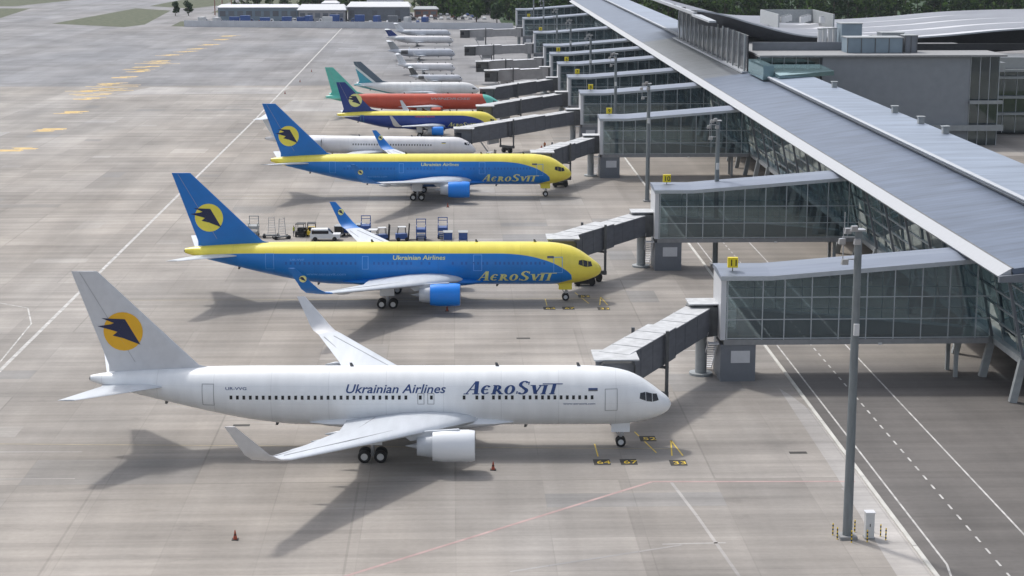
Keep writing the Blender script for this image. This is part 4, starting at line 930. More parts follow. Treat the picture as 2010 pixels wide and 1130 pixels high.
# tall fins of the hall facade over the concourse roof
b = MB(HO); b.box(64.4, 64.7, 396, 520, 15.7, 23.6); b.build('fin_wall_glass', 'window_dark', H)
fm = None
for i in range(15):
    if fm is None: b = MB(); b.box(-.14, .14, -.3, .3, 0, 8.4); f0 = b.build('facade_fin', 'column_grey', H); fm = f0.data
    else: f0 = bpy.data.objects.new('facade_fin', fm); col.objects.link(f0); f0.parent = H
    f0.location = (63.6 - 80, 395 + i * 8.2 - 390, 15.6)
b = MB(HO); b.box(63.0, 64.3, 394, 520, 15.55, 15.95); b.build('fin_base', 'roof_trim', H)
# wave roofs: thick curved shells with raised ridges
def wave(name, curve, y0, y1, rise, th, m, soff, nr=5, ridgez=.6, skew=0):
    n = 24; b = MB(HO)
    def ev(t):
        q = t * (len(curve) - 1); i = min(int(q), len(curve) - 2); u = q - i
        p0 = curve[max(i - 1, 0)]; p1 = curve[i]; p2 = curve[i + 1]; p3 = curve[min(i + 2, len(curve) - 1)]
        f_ = lambda a, b_, c, d: .5 * ((2 * b_) + (-a + c) * u + (2 * a - 5 * b_ + 4 * c - d) * u * u + (-a + 3 * b_ - 3 * c + d) * u ** 3)
        return f_(p0[0], p1[0], p2[0], p3[0]), f_(p0[1], p1[1], p2[1], p3[1])
    tops = []; NY = 4 * nr
    for j in range(NY + 1):
        v = (j // 4 + (0, .35, .7, .96)[j % 4]) / nr if j < NY else 1; y = y0 + (y1 - y0) * v
        tops.append([(ev(i / n)[0] + skew * v, y, ev(i / n)[1] + rise * v + ridgez * (1 - (0, .35, .7, 1)[j % 4])) for i in range(n + 1)])
    vs = [p for r in tops for p in r]; fs = [(j * (n + 1) + i, j * (n + 1) + i + 1, (j + 1) * (n + 1) + i + 1, (j + 1) * (n + 1) + i) for j in range(NY) for i in range(n)]
    b.add(vs, fs); rf = b.build(name, m, H, rec=False)
    b = MB(HO); A_ = tops[0]; Bk = [(x + 1, y + 5, z - th) for x, y, z in A_]
    b.add(A_ + Bk, [(i, i + 1, n + 2 + i, n + 1 + i) for i in range(n)]); b.build('roof_soffit', soff, rf, rec=False)
    b = MB(HO)
    for p, q in zip(A_, A_[1:]): b.beam(Vector(p) + Vector((0, -.1, -.1)), Vector(q) + Vector((0, -.1, -.1)), .3, .35)
    b.build('roof_rim', 'roof_trim', rf)
    return rf
M['wave_metal'] = mat('wave_metal', (.52, .53, .56), .45, .15, var=.10, scale=.15, stretch=(.3, 3, 1))
wave('wave_roof', [(58.0, 26.6), (64, 25.6), (72, 23.3), (83, 20.7), (95, 20.1), (100, 20.6)], 432, 560, -1.0, 3.6, 'wave_metal', 'bridge_grey', 6, .9)
b = MB(HO); b.hexa([(56.4, 400, 26.2), (58.0, 400, 26.2), (59, 434, 26.0), (57.0, 434, 26.0)], [(56.4, 400, 26.6), (58.0, 400, 26.6), (59, 434, 26.5), (57.0, 434, 26.5)]); b.build('roof_rim', 'roof_trim', H)
b = MB(HO); b.box(57.4, 58.3, 434, 560, 26.2, 26.9); b.build('roof_rim', 'roof_trim', H)
wave('wave_roof', [(99.0, 19.2), (108, 19.6), (119, 20.3), (136, 21.7), (160, 22.4), (200, 22.4)], 432, 560, -1.8, 5.5, 'wave_metal', 'dark_inside', 4, 1.3, skew=16)
b = MB(HO); b.box(102.4, 150, 405, 405.4, 19.76, 21.2); b.build('upper_dark_glass', 'dark_inside', H)
b = MB(HO); b.box(67, 90.8, 405, 405.4, 19.76, 21.6); b.build('upper_dark_glass', 'clad_grey', H)
# roof plant
def plant(x0, x1, y0, y1, z0, z1, m, label, ribs=True, cat='air handling unit', name='roof_unit'):
    o = empty(name, ((x0 + x1) / 2, (y0 + y1) / 2, z0), 0, label, cat); oo = o.location
    b = MB(oo); b.box(x0, x1, y0, y1, z0, z1); b.build('housing', m, o)
    b = MB(oo); b.box(x0 - .15, x1 + .15, y0 - .15, y1 + .15, z1 + .002, z1 + .18); b.build('cap', 'column_grey', o)
    if ribs:
        b = MB(oo); n = max(2, int((x1 - x0) / 2.6))
        for i in range(n + 1): xx = x0 + (x1 - x0) * i / n; b.box(xx - .08, xx + .08, y0 - .12, y0 - .003, z0, z1)
        b.build('panel_seams', 'dark_metal', o)
    return o
plant(86.4, 98.6, 396, 402, 19.8, 23.0, 'shed_blue', 'long ribbed grey unit on the flat hall roof')
plant(99.3, 102.0, 397, 401, 19.8, 23.4, 'clad_grey', 'square dark grey unit right of the long ribbed roof unit')
plant(91.0, 95.8, 424, 430, 19.8, 24.6, 'shed_blue', 'dark boxy unit behind the long ribbed roof unit', False)
plant(96.5, 101.5, 407, 412, 19.8, 23.4, 'car_silver', 'low flat unit behind the square dark roof unit', False)
b = MB((94, 500, 24)); o = empty('plant_enclosure', (94, 500, 19.8), 0, 'grey screened plant enclosure on the wavy roof', 'roof plant')
for (a0, a1, c0_, c1_) in ((86, 101, 508, 508.4), (86, 86.4, 480, 508), (100.6, 101, 480, 508)):
    MB((94, 500, 19.8)).box(a0, a1, c0_, c1_, 20.5, 24.2).build('screen_wall', 'column_grey', o)
for i in range(7):
    x = 88.0 + i * 1.75; y = 484 + (i % 3) * 5
    o = empty('fan_unit', (x, y, 21.8), 0, 'silver cooling unit inside the plant enclosure on the wavy roof', 'cooling unit', 'cooling units in the roof plant enclosure')
    MB().box(-.65, .65, -.9, .9, 0, 1.5).build('casing', 'lamp_white', o); MB().cyl((0, 0, 1.5), (0, 0, 1.8), .5).build('fan_hood', 'metal', o)
for i, x in enumerate((85.9, 87.2, 88.7, 90.0)):
    o = empty('exhaust_stack', (x, 424 + i, 19.8), 0, '%s pale round stack in the row left of the dark boxy roof unit' % ['leftmost', 'second', 'third', 'rightmost'][i], 'roof stack', 'round stacks on the hall roof')
    MB().cyl((0, 0, 0), (0, 0, 3.6), .55, n=16).build('pipe', 'lamp_white', o, smooth=True, angle=40); MB().cyl((0, 0, 3.6), (0, 0, 3.8), .68, n=16).build('pipe_cap', 'column_grey', o)

# ------------------------------------------------------------------ light masts
def mast(hh, r0, r1):
    r = empty('light_mast', (0, 0, 0)); tag(r, cat='light mast', group='light masts along the apron edge')
    b = MB(); b.cyl((0, 0, .25), (0, 0, hh), r0, r1, 12); b.build('pole', 'mast', r, smooth=True, angle=50)
    b = MB(); b.box(-r0 * 1.7, r0 * 1.7, -r0 * 1.7, r0 * 1.7, 0, .25); b.build('base', 'slab_conc', r)
    b = MB(); b.beam((-1.25, 0, hh - .5), (.2, 0, hh - .5), .1, .1); b.beam((-1.15, 0, hh - 2.2), (.2, 0, hh - 2.2), .1, .1); b.beam((-1.15, 0, hh - 2.3), (-1.15, 0, hh + .2), .07, .07); b.box(-.5, .45, -.45, .45, hh, hh + .12); b.cyl((-1.1, 0, hh), (-1.1, 0, hh + 1.4), .03)
    br = b.build('bracket', 'metal', r)
    for (x, y, z) in ((-.45, -.45, hh + .1), (-.75, .35, hh - .2), (-.2, -.5, hh - .9), (-1.3, -.2, hh - .9), (-1.0, -.1, hh - 2.5)):
        b = MB(); b.hexa([(x - .24, y - .16, z - .1), (x + .24, y - .16, z - .1), (x + .28, y + .25, z - .1), (x - .28, y + .25, z - .1)], [(x - .22, y - .28, z + .34), (x + .22, y - .28, z + .34), (x + .22, y + .12, z + .34), (x - .22, y + .12, z + .34)]); b.build('floodlight', 'metal', r)
    b = MB(); b.box(-.2, .2, -r0 - .2, -r0 + .06, hh * .67, hh * .67 + .9); b.build('junction_box', 'lamp_white', r)
    return r
ml = mast(24.4, .39, .28); ml.location = (30.67, 134.28, 0); ml['label'] = 'tall grey light mast in the foreground beside the white cabinet'
mp2 = mast(20.4, .40, .26)
for i, (x, y, lab) in enumerate([(36.9, 250.5, 'grey light mast standing in front of the second glass pier'), (33.7, 311, 'grey light mast standing beside the third glass pier'), (34.6, 385, 'thin light mast just beyond the third glass pier'), (34.3, 452, 'thin light mast between the fifth and sixth glass piers'), (34, 525, 'thin light mast beside the seventh glass pier'), (34, 594, 'thin light mast between the eighth and ninth glass piers'), (34, 682, 'thin light mast between the ninth and tenth glass piers'), (34, 765, 'farthest thin light mast, beyond the tenth glass pier')]):
    place(mp2, i > 0, (x, y, 0), 0, lab)
# control cabinet and bollards at the foreground mast
o = empty('control_cabinet', (32.35, 134.2, 0), 0, 'white electrical cabinet next to the foreground light mast', 'electrical cabinet')
MB().box(-.34, .34, -.34, .34, .1, 2.1).build('cabinet_body', 'lamp_white', o); MB().box(-.39, .39, -.39, .39, 2.1, 2.17).build('cabinet_roof', 'wall_white', o); MB().box(-.4, .4, -.4, .4, 0, .1).build('plinth', 'slab_conc', o)
MB().box(-.03, .03, -.36, -.341, 1.0, 1.25).build('handle', 'black', o)
def bollard():
    r = empty('bollard', (0, 0, 0)); tag(r, cat='bollard', group='bollards round the foreground mast')
    MB().cyl((0, 0, 0), (0, 0, .98), .05, n=10).build('post', 'bollard_yellow', r)
    b = MB()
    for z in (.12, .42, .72): b.cyl((0, 0, z), (0, 0, z + .14), .053, n=10)
    b.build('black_bands', 'black', r); return r
bp = bollard()
for i, (px, py, lab) in enumerate([(29.66, 134.9, 'rear one of the two striped bollards left of the foreground mast'), (29.80, 133.9, 'front one of the two striped bollards left of the foreground mast'), (30.75, 133.1, 'striped bollard right in front of the foreground mast base'), (31.55, 135.6, 'striped bollard behind, between the mast and the white cabinet'), (32.0, 133.2, 'striped bollard in front of the white cabinet'), (33.0, 135.5, 'striped bollard behind the right side of the white cabinet'), (33.35, 134.5, 'striped bollard right of the white cabinet, middle of three'), (33.55, 133.6, 'frontmost striped bollard right of the white cabinet')]):
    place(bp, i > 0, (px, py, 0), 0, lab)

# ------------------------------------------------------------------ cones
def cone():
    r = empty('traffic_cone', (0, 0, 0)); tag(r, cat='traffic cone', group='traffic cones on the apron')
    MB().cyl((0, 0, .04), (0, 0, .78), .17, .03, 12).build('cone_body', 'cone_orange', r); MB().box(-.26, .26, -.26, .26, 0, .045).build('cone_base', 'black', r); MB().cyl((0, 0, .34), (0, 0, .50), .118, .085, 12).build('dark_band', 'cone_dark', r); return r
cp_ = cone()
for i, (x, y, lab) in enumerate([(3.33, 153.2, 'traffic cone in front of the right engine of the white airliner'), (-17.23, 135.4, 'lone traffic cone in the bottom left foreground'), (-.9, 220.5, 'traffic cone near the engine of the second airliner'), (-14.0, 188.5, 'traffic cone by the far wingtip of the white airliner'), (-1.0, 305.5, 'traffic cone near the engine of the third airliner'), (-47, 560, 'traffic cone on the taxi line, nearest of the far ones'), (-48, 520, 'traffic cone on the taxi line in the middle distance'), (-46.5, 600, 'traffic cone farthest along the taxi line')]):
    place(cp_, i > 0, (x, y, 0), 0, lab)

# ------------------------------------------------------------------ ground support vehicles behind the second airliner
def wheels4(r, xs, ys_, rad, wd=.2):
    for x in xs:
        for y in ys_:
            b = MB(); b.lathe([(-wd / 2, .01), (-wd / 2, rad), (wd / 2, rad), (wd / 2, .01)], (x, y, rad), 'y', 14); b.build('wheel', 'tyre', r)
def van(m):
    r = empty('service_van', (0, 0, 0)); tag(r, cat='van')
    b = MB(); b.box(-2.3, 2.3, -.92, .92, .38, 1.05); b.loft([[(x, y * .92, z) for x, y, z in ((-2.25, -1, 1.05), (-2.25, 1, 1.05), (-2.1, .86, 1.8), (-2.1, -.86, 1.8))], [(x, y * .92, z) for x, y, z in ((.9, -1, 1.05), (.9, 1, 1.05), (.35, .86, 1.8), (.35, -.86, 1.8))], [(x, y * .92, z) for x, y, z in ((1.2, -1, 1.05), (1.2, 1, 1.05), (1.2, 1, 1.06), (1.2, -1, 1.06))]]); b.build('body', m, r)
    b = MB(); b.box(-2.0, .55, -.935, -.925, 1.12, 1.6); b.box(-2.0, .55, .925, .935, 1.12, 1.6); b.hexa([(.95, -.75, 1.12), (1.17, -.75, 1.09), (1.17, .75, 1.09), (.95, .75, 1.12)], [(.42, -.72, 1.75), (.50, -.72, 1.76), (.50, .72, 1.76), (.42, .72, 1.75)]); b.build('windows', 'window_dark', r)
    wheels4(r, (-1.5, 1.45), (-.85, .85), .34); MB().box(2.3, 2.34, -.8, .8, .5, .75).build('front_bumper', 'dark_metal', r)
    return r
v = van('car_white'); v.location = (-19.6, 273.0, 0); v['label'] = 'white van with dark windows behind the winglet of the second airliner'
def lift_stair(m):
    r = empty('equipment_stand', (0, 0, 0)); tag(r, cat='work stand')
    b = MB()
    for x in (-.7, .7):
        for y in (-.9, .9): b.beam((x, y, .2), (x, y, 3.1 if y > 0 else 2.2), .11, .11)
    b.beam((-.7, .9, 3.05), (.7, .9, 3.05), .11, .11); b.beam((-.7, .9, 2.6), (.7, .9, 2.6), .08, .08); b.beam((-.7, -.9, 2.15), (-.7, .9, 2.15), .08, .08); b.beam((.7, -.9, 2.15), (.7, .9, 2.15), .08, .08); b.build('frame', m, r)
    MB().box(-.78, .78, -.98, .98, 1.25, 1.75).build('platform', m, r)
    b = MB()
    for i in range(5): b.box(-.5, .5, -1.1 - .3 * i, -.85 - .3 * i, 1.05 - i * .22, 1.1 - i * .22)
    b.build('steps', 'metal', r); MB().box(-.65, .65, -.85, .85, .25, .7).build('base', m, r); wheels4(r, (-.6, .6), (-.8, .8), .22, .14)
    return r
def tug(m, canopy=True):
    r = empty('tow_tractor', (0, 0, 0)); tag(r, cat='tow tractor')
    b = MB(); b.box(-1.4, 1.4, -.7, .7, .28, .85); b.box(.5, 1.35, -.62, .62, .85, 1.15); b.build('body', m, r)
    b = MB()
    for x in (-1.1, .35):
        for y in (-.6, .6): b.beam((x, y, .85), (x, y, 1.95), .07, .07)
    b.build('cab_posts', 'black', r); MB().box(-1.25, .5, -.68, .68, 1.95, 2.03).build('cab_roof', 'lamp_white' if canopy else 'black', r)
    MB().box(-.9, -.3, -.45, .45, .85, 1.35).build('seat', 'black', r); wheels4(r, (-.9, .95), (-.66, .66), .3)
    return r
def forklift():
    r = empty('forklift', (0, 0, 0)); tag(r, cat='forklift')
    MB().box(-1.2, .6, -.6, .6, .3, 1.1).build('body', 'cart_blue', r)
    b = MB(); b.beam((.75, -.4, .1), (.95, -.4, 2.6), .14, .2); b.beam((.75, .4, .1), (.95, .4, 2.6), .14, .2); b.beam((.85, -.4, 1.9), (.85, .4, 1.9), .12, .12); b.box(.85, 1.9, -.4, -.25, .08, .14); b.box(.85, 1.9, .25, .4, .08, .14); b.build('mast', 'black', r)
    b = MB()
    for x in (-.9, .4):
        for y in (-.5, .5): b.beam((x, y, 1.1), (x * .8, y, 2.1), .07, .07)
    b.build('guard', 'black', r); MB().box(-.8, .4, -.55, .55, 2.1, 2.16).build('guard_roof', 'lamp_white', r); wheels4(r, (-.8, .5), (-.55, .55), .3)
    return r
def bagcart(m):
    r = empty('baggage_cart', (0, 0, 0)); tag(r, cat='baggage cart')
    MB().box(-1.0, 1.0, -.7, .7, .42, .52).build('deck', 'metal', r)
    b = MB()
    for x in (-.95, .95):
        for y in (-.65, .65): b.beam((x, y, .5), (x, y, 1.6), .06, .06)
    b.build('posts', 'metal', r); MB().box(-1.03, 1.03, -.72, .72, 1.6, 1.68).build('cart_roof', 'column_grey', r)
    MB().box(-.98, -.93, -.66, .66, .55, 1.6).build('curtain', m, r); MB().box(-.9, .9, -.60, .60, .54, 1.25).build('luggage_stack', m, r); wheels4(r, (-.7, .7), (-.6, .6), .2, .12)
    return r
def towbar_frame():
    r = empty('equipment_trolley', (0, 0, 0)); tag(r, cat='trolley')
    MB().box(-1.3, 1.3, -.5, .5, .3, .45).build('deck', 'dark_metal', r); wheels4(r, (-1.05, 1.05), (-.5, .5), .28, .14)
    b = MB(); b.beam((-.5, 0, .45), (-.3, 0, 3.2), .08, .08); b.beam((.7, 0, .45), (.5, 0, 3.3), .08, .08)
    for i in range(7): b.beam((-.45 + i * .03, 0, .8 + i * .38), (.68 - i * .03, 0, .8 + i * .38), .05, .05)
    b.build('ladder', 'metal', r); return r
for f_, x, y, rz_, lab in [
    (lambda: towbar_frame(), -28.1, 275.6, .1, 'grey trolley with upright ladder, right of the second blue tail'),
    (lambda: lift_stair('column_grey'), -30.9, 276.8, 0, 'pale grey work stand close behind the second blue tail'),
    (lambda: tug('black', False), -23.6, 277.2, 1.45, 'black tow tractor left of the white van'),
    (lambda: tug('bollard_yellow', False), -22.0, 277.6, 1.6, 'dark tow tractor with yellow body between black tractor and white van'),
    (lambda: lift_stair('cart_blue'), -13.6, 276.5, 0, 'leftmost tall blue work stand, just right of the winglet'),
    (lambda: bagcart('cart_blue'), -16.2, 277.5, 1.3, 'small blue cart just behind the winglet of the second airliner'),
    (lambda: forklift(), -10.7, 271.7, .2, 'left one of the two forklifts with upright black masts'),
    (lambda: forklift(), -7.7, 272.3, .1, 'right one of the two forklifts with upright black masts'),
    (lambda: lift_stair('cart_blue'), -5.0, 273.0, 0, 'tall blue work stand right of the forklifts'),
    (lambda: lift_stair('cart_blue'), -1.7, 274.5, 0, 'tall blue work stand behind the two parked blue carts'),
    (lambda: bagcart('cart_blue'), -.9, 270.5, 1.57, 'left one of the two blue carts at the right end of the equipment row'),
    (lambda: bagcart('cart_blue'), 1.4, 270.4, 1.57, 'right one of the two blue carts at the right end of the equipment row'),
    (lambda: towbar_frame(), -26.4, 274.4, .4, 'grey trolley with ladder, left of the black tow tractor'),
    (lambda: bagcart('black'), -17.6, 276.8, 1.4, 'dark cart between the white van and the winglet'),
    (lambda: tug('lamp_white'), -12.2, 271.0, 1.5, 'white-bodied tow tractor left of the two forklifts'),
    (lambda: bagcart('cart_blue'), -14.6, 278.0, 1.2, 'small blue cart behind the leftmost blue work stand')]:
    if lab is None: continue
    o = f_(); o.location = (x, y, 0); o.rotation_euler.z = rz_; o['label'] = lab
# towing tractors and steps at the noses
for x, y, m, lab in [(17.4, 236.5, 'black', 'black tow tractor under the nose of the second airliner'), (19.6, 329.5, 'black', 'black tow tractor under the nose of the third airliner')]:
    o = tug(m, False); o.location = (x, y, 0); o['label'] = lab
o = forklift(); o.location = (7.6, 364.6, 0); o.rotation_euler.z = .3; o['label'] = 'dark forklift ahead of the nose of the slim white airliner'

# ------------------------------------------------------------------ people (skinned bodies)
def person(loc, rz, top, label):
    r = empty('person', loc, rz, label, 'person')
    J = [(0, 0, .95, .15), (0, 0, 1.2, .14), (0, 0, 1.42, .155), (0, 0, 1.53, .06), (0, .02, 1.66, .095), (0, .01, 1.76, .06),
         (0, -.19, 1.40, .06), (.03, -.25, 1.12, .045), (.10, -.24, .88, .035), (.13, -.23, .80, .03), (0, .19, 1.40, .06), (-.02, .25, 1.12, .045), (.04, .26, .87, .035), (.06, .26, .79, .03),
         (.02, -.10, .86, .10), (.06, -.11, .48, .065), (.0, -.11, .08, .045), (.13, -.12, .04, .035), (-.02, .10, .86, .10), (-.04, .11, .48, .065), (-.14, .11, .08, .045), (-.01, .12, .04, .035)]
    E = [(0, 1), (1, 2), (2, 3), (3, 4), (4, 5), (2, 6), (6, 7), (7, 8), (8, 9), (2, 10), (10, 11), (11, 12), (12, 13), (0, 14), (14, 15), (15, 16), (16, 17), (0, 18), (18, 19), (19, 20), (20, 21)]
    me = bpy.data.meshes.new('body'); me.from_pydata([j[:3] for j in J], E, []); o = bpy.data.objects.new('body', me); col.objects.link(o); o.parent = r
    sk = o.modifiers.new('skin', 'SKIN'); sl = me.skin_vertices[0].data
    for i, j in enumerate(J): sl[i].radius = (j[3], j[3])
    sl[0].use_root = True
    sb = o.modifiers.new('sub', 'SUBSURF'); sb.levels = 1; sb.render_levels = 1
    m, N, L, P = newmat('clothing'); tc = N.new('ShaderNodeTexCoord'); sp = N.new('ShaderNodeSeparateXYZ'); L.new(tc.outputs['Object'], sp.inputs[0])
    cr = N.new('ShaderNodeValToRGB'); cr.color_ramp.interpolation = 'CONSTANT'; mr = N.new('ShaderNodeMapRange'); mr.inputs['From Max'].default_value = 2; L.new(sp.outputs['Z'], mr.inputs[0]); L.new(mr.outputs[0], cr.inputs[0]); L.new(cr.outputs[0], P.inputs['Base Color'])
    e = cr.color_ramp.elements; e[0].color = (.02, .02, .02, 1); e[1].position = .05; e[1].color = (.03, .035, .06, 1); a = e.new(.46); a.color = (*top, 1); c = e.new(.765); c.color = (.45, .27, .19, 1); d = e.new(.86); d.color = (.03, .02, .015, 1)
    me.materials.append(m)
    return r
person((18.6, 379.3, 0), .8, (.45, .05, .03), 'person in red top and dark trousers standing under the fourth boarding bridge')
person((19.6, 386, 0), 2.0, (.5, .14, .03), 'person in orange vest standing left of the third pier')
person((-21.4, 272.2, 0), 1.2, (.50, .55, .05), 'person in yellow vest beside the white van')
person((-24.7, 276.4, 0), -.5, (.50, .55, .05), 'person in yellow vest by the black tow tractor')

# ------------------------------------------------------------------ far background
W_ = empty('boundary_wall', (-128, 876, 0), 0, 'long low white wall closing the far end of the apron', 'wall')
b = MB((-128, 876, 0)); p0 = Vector((-128, 876, 1.5)); p1 = Vector((28, 846, 1.5)); b.beam(p0, p1, .3, 3.0); b.build('panels', 'wall_white', W_)
b = MB((-128, 876, 0))
for i in range(79): q = p0.lerp(p1, i / 78); b.beam((q.x, q.y - .12, 0), (q.x, q.y - .12, 3.15), .14, .25)
b.build('posts', 'wall_white', W_)
def shed(name, x0, x1, y, dep, zw, zr, wm, rm, label, nwin=8, glassy=False):
    o = empty(name, ((x0 + x1) / 2, y, 0), 0, label, 'building'); oo = o.location
    b = MB(oo); b.box(x0, x1, y, y + dep, 0, zw); b.build('wall', wm, o)
    b = MB(oo); b.hexa([(x0 - .8, y - .8, zw + .01), (x1 + .8, y - .8, zw + .01), (x1 + .8, y + dep + .8, zw + .01), (x0 - .8, y + dep + .8, zw + .01)], [(x0 - .8, y - .8, zw + .4), (x1 + .8, y - .8, zw + .4), (x1 - .8, y + dep * .5, zr), (x0 + .8, y + dep * .5, zr)]); b.build('roof', rm, o)
    for i in range(nwin):
        xx = x0 + (x1 - x0) * (i + .5) / nwin; b = MB(oo); hw = (x1 - x0) / nwin * .34; b.box(xx - hw, xx + hw, y - .06, y - .003, zw * .38, zw * .78); b.build('window', 'clad_grey' if i % 3 else 'bridge_grey', o)
    return o
shed('cargo_building', -118, -78, 925, 18, 6.6, 8.2, 'shed_blue', 'wall_white', 'long blue-grey cargo building with flat white roof behind the far wall', 9)
shed('office_building', -77, -54, 918, 22, 5.6, 8.4, 'pale_bridge', 'lamp_white', 'pale building with white pitched roof right of the cargo building', 6)
shed('office_building', -53, -22, 930, 26, 6.6, 9.0, 'clad_grey', 'lamp_white', 'wide building with bright white roof behind the far wall', 8)
shed('office_building', -45, -26, 965, 14, 10, 14, 'wall_white', 'lamp_white', 'tallest white building behind the wide white-roofed building', 5)
shed('garage_building', -70, -62, 990, 12, 6, 7.5, 'car_silver', 'wall_white', 'small square silver building at the top edge of the picture', 2)
shed('garage_building', -20, -8, 962, 16, 4, 5.5, 'brick', 'column_grey', 'low brick-red building beside the car park', 3)
for i, x in enumerate((-128, -124, -119)):
    o = empty('floodlight_tower', (x, 990, 0), 0, ['leftmost', 'middle', 'rightmost'][i] + ' of the three dark posts beyond the cargo building', 'post', 'dark posts beyond the cargo building')
    MB().cyl((0, 0, 0), (0, 0, 16), .35, .22).build('pole', 'brick', o); MB().box(-.8, .8, -.3, .3, 16, 16.7).build('lamp_head', 'dark_metal', o)
def truck(m, m2, h_):
    r = empty('service_truck', (0, 0, 0)); tag(r, cat='truck')
    MB().box(-3.4, 1.4, -1.2, 1.2, 1.0, h_).build('cargo_box', m, r); b = MB(); b.box(1.6, 3.2, -1.15, 1.15, .7, 1.7); b.hexa([(1.6, -1.15, 1.7), (3.2, -1.15, 1.7), (3.2, 1.15, 1.7), (1.6, 1.15, 1.7)], [(1.7, -1.05, 2.6), (2.8, -1.05, 2.6), (2.8, 1.05, 2.6), (1.7, 1.05, 2.6)]); b.build('cab', m2, r)
    MB().box(1.9, 2.7, -1.17, 1.17, 1.75, 2.35).build('cab_window', 'window_dark', r); MB().box(-3.4, 3.1, -.5, .5, .6, .98).build('chassis', 'black', r); wheels4(r, (-2.4, 2.4), (-1.0, 1.0), .48, .3); return r
tk = [truck('lamp_white', 'car_white', 3.6), truck('cart_blue', 'car_white', 3.3), truck('clad_grey', 'car_dark', 3.9), truck('cart_blue', 'car_blue', 4.2)]; tu = [0] * 4; random.seed(4)
TN = ['white box truck', 'white truck with blue box', 'dark grey box truck', 'all-blue box truck']
x = -122
while x < -12:
    k = random.choice([0, 0, 1, 2, 3]); q = 'cargo building' if x < -78 else 'pale pitched-roof building' if x < -54 else 'wide white-roofed building'
    place(tk[k], tu[k], (x, random.uniform(893, 906), 0), random.choice([0, 0, math.pi, 1.3]), '%s between the far wall and the %s' % (TN[k], q), '%ss in front of the %s' % (TN[k], q)); tu[k] = 1
    x += random.uniform(4.5, 11)
# parked cars
def car(m):
    r = empty('parked_car', (0, 0, 0)); tag(r, cat='car')
    b = MB(); b.box(-2.1, 2.1, -.86, .86, .3, .85); b.loft([[(-1.7, -.82, .85), (-1.7, .82, .85), (-1.1, .68, 1.42), (-1.1, -.68, 1.42)], [(1.15, -.82, .85), (1.15, .82, .85), (.45, .68, 1.42), (.45, -.68, 1.42)]]); b.build('body', m, r)
    b = MB(); b.box(-1.2, .6, -.80, .80, .95, 1.28); b.build('windows', 'window_dark', r); wheels4(r, (-1.3, 1.35), (-.78, .78), .31); return r
cars = [car(k) for k in ('car_white', 'car_dark', 'car_silver', 'car_red', 'car_blue')]; used = [0] * 5
CN = ['white', 'black', 'silver', 'red', 'blue']; random.seed(11)
for row, (xa, xb, y, st_, where) in enumerate([(-112, -82, 908, 5.6, 'in front of the cargo building'), (-118, -60, 896, 6.5, 'just behind the far white wall'), (-55, -8, 905, 4.7, 'in front of the white-roofed buildings'), (-20, 18, 940, 3.6, 'in the front row of the car park by the wood'), (-22, 18, 958, 3.6, 'in the middle row of the car park by the wood'), (-22, 16, 978, 3.8, 'in the back row of the car park by the wood')]):
    x = xa
    while x < xb:
        if random.random() < .82:
            k = random.choice([0, 0, 1, 1, 2, 2, 3, 4])
            place(cars[k], used[k], (x + random.uniform(-.4, .4), y + random.uniform(-.6, .6), 0), random.choice([0, math.pi]) if row < 2 else math.pi / 2 + random.uniform(-.05, .05), 'small %s car parked %s' % (CN[k], where), '%s cars parked %s' % (CN[k], where)); used[k] = 1
        x += st_
# trees: trunk with limbs, crown of leaf clumps
def leaves(b, c, r, n, size, flat=.8):
    for _ in range(n):
        u = Vector((random.gauss(0, 1), random.gauss(0, 1), random.gauss(0, 1))).normalized(); q = c + Vector((u.x * r, u.y * r, u.z * r * flat)) * random.uniform(.55, 1.08)
        a = Vector((random.gauss(0, 1), random.gauss(0, 1), random.gauss(0, 1))).normalized(); d = u.cross(a).normalized(); e = (u * .6 + a * .4).cross(d).normalized(); s = size * random.uniform(.6, 1.4)
        b.add([q - d * s, q + e * s * .7, q + d * s, q - e * s * .7], [(0, 1, 2, 3)])
def crown(b, x, y, z0, h, rad, ncl, nl, size):
    for i in range(ncl):
        t = random.random(); rr = rad * (1 - .55 * abs(t - .4) / .6) * random.uniform(.35, 1); a = random.uniform(0, 6.283)
        leaves(b, Vector((x + math.cos(a) * rr * .75, y + math.sin(a) * rr * .75, z0 + h * t)), rad * random.uniform(.28, .45), nl, size)
def trunk(b, x, y, h, r):
    b.cyl((x, y, 0), (x, y, h * .55), r, r * .6, 8)
    for i in range(5):
        a = i * 1.3; b.cyl((x, y, h * (.3 + .05 * i)), (x + math.cos(a) * h * .2, y + math.sin(a) * h * .2, h * (.55 + .06 * i)), r * .4, r * .12, 6)
def tree(x, y, h, rad, label, m='leaves', grp=None):
    o = empty('tree', (x, y, 0), 0, label, 'tree', grp); b = MB(); trunk(b, 0, 0, h, h * .02 + .08); b.build('trunk', 'bark', o)
    b = MB(); crown(b, 0, 0, h * .25, h * .7, rad, 22, 36, rad * .13); b.build('crown', m, o, rec=False); return o
random.seed(5)
tree(-148.5, 985, 7.5, 3.2, 'left one of the two round dark trees beside the taxiway, far left', 'leaves_dark')
tree(-141.5, 985, 7.5, 3.2, 'right one of the two round dark trees beside the taxiway, far left', 'leaves_dark')
tree(2, 935, 11, 5, 'leafy tree standing at the left corner of the wood by the parked cars')
tree(12, 915, 12, 5.5, 'leafy tree right of the car park, in front of the wood')
tree(22, 905, 10, 4.5, 'leafy tree behind the farthest gate bridge, in front of the wood', 'leaves_dark')
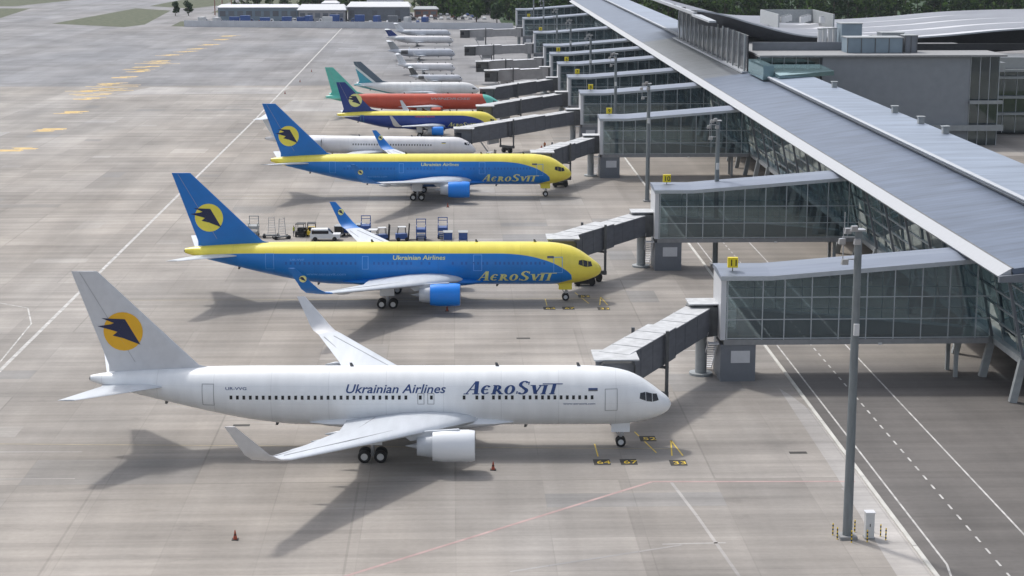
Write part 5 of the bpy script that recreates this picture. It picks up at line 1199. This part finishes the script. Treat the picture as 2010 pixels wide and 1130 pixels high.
# woodland mass behind the terminal
random.seed(21)
b = MB(); tb = MB()
def wood(x0, x1, y0, y1, n, hmin, hmax, bb):
    for _ in range(n):
        x = random.uniform(x0, x1); y = random.uniform(y0, y1); h = random.uniform(hmin, hmax)
        bb.cur = 2; bb.cyl((x, y, 0), (x, y, h * .6), .35, .2, 5)
        bb.cur = random.choice((0, 0, 1)); crown(bb, x, y, h * .06, h * .88, h * random.uniform(.28, .38), 13, 24, h * .045)
wood(-12, 30, 985, 1040, 60, 11, 17, b); wood(28, 330, 885, 945, 250, 12, 19, b)
b.build('woodland', ['leaves', 'leaves_dark', 'bark'], rec=False); o = bpy.data.objects['woodland']; tag(o, 'dense dark green wood behind the terminal roofs', 'woodland', kind='stuff')
b = MB(); wood(-130, 20, 1050, 1090, 70, 9, 13, b); o = b.build('woodland', ['leaves', 'leaves_dark', 'bark'], rec=False); tag(o, 'distant tree belt beyond the cargo buildings', 'woodland', kind='stuff')
sheet('grass', [(24, 880), (700, 880), (700, 1500), (24, 1500)], .012, 'leaves_dark')
sheet('apron_patch', [(-96, 519), (-50, 521), (-48, 541), (-90, 543)], .004, 'paved_light')
sheet('apron_patch', [(-46, 470), (-12, 470), (-12, 500), (-44, 502)], .004, 'paved_light')
sheet('apron_patch', [(-140, 400), (-104, 400), (-103, 424), (-140, 424)], .004, 'paved_light')
sheet('grass', [(-134, 1020), (20, 1020), (20, 1500), (-134, 1500)], .012, 'grass')

# thin summer air: the whole place stands in one box of haze
b = MB(); b.box(-2600, 2600, -320, 4050, -1, 60); o = b.build('haze', [])
hm = bpy.data.materials.new('haze'); hm.use_nodes = True; N = hm.node_tree.nodes; N.clear()
out = N.new('ShaderNodeOutputMaterial'); pv = N.new('ShaderNodeVolumePrincipled'); pv.inputs['Color'].default_value = (.80, .86, .95, 1); pv.inputs['Density'].default_value = .00004
pv.inputs['Anisotropy'].default_value = .2; hm.node_tree.links.new(pv.outputs[0], out.inputs['Volume']); o.data.materials.clear(); o.data.materials.append(hm)
tag(o, 'thin pale haze over the whole airport', 'haze', kind='stuff')
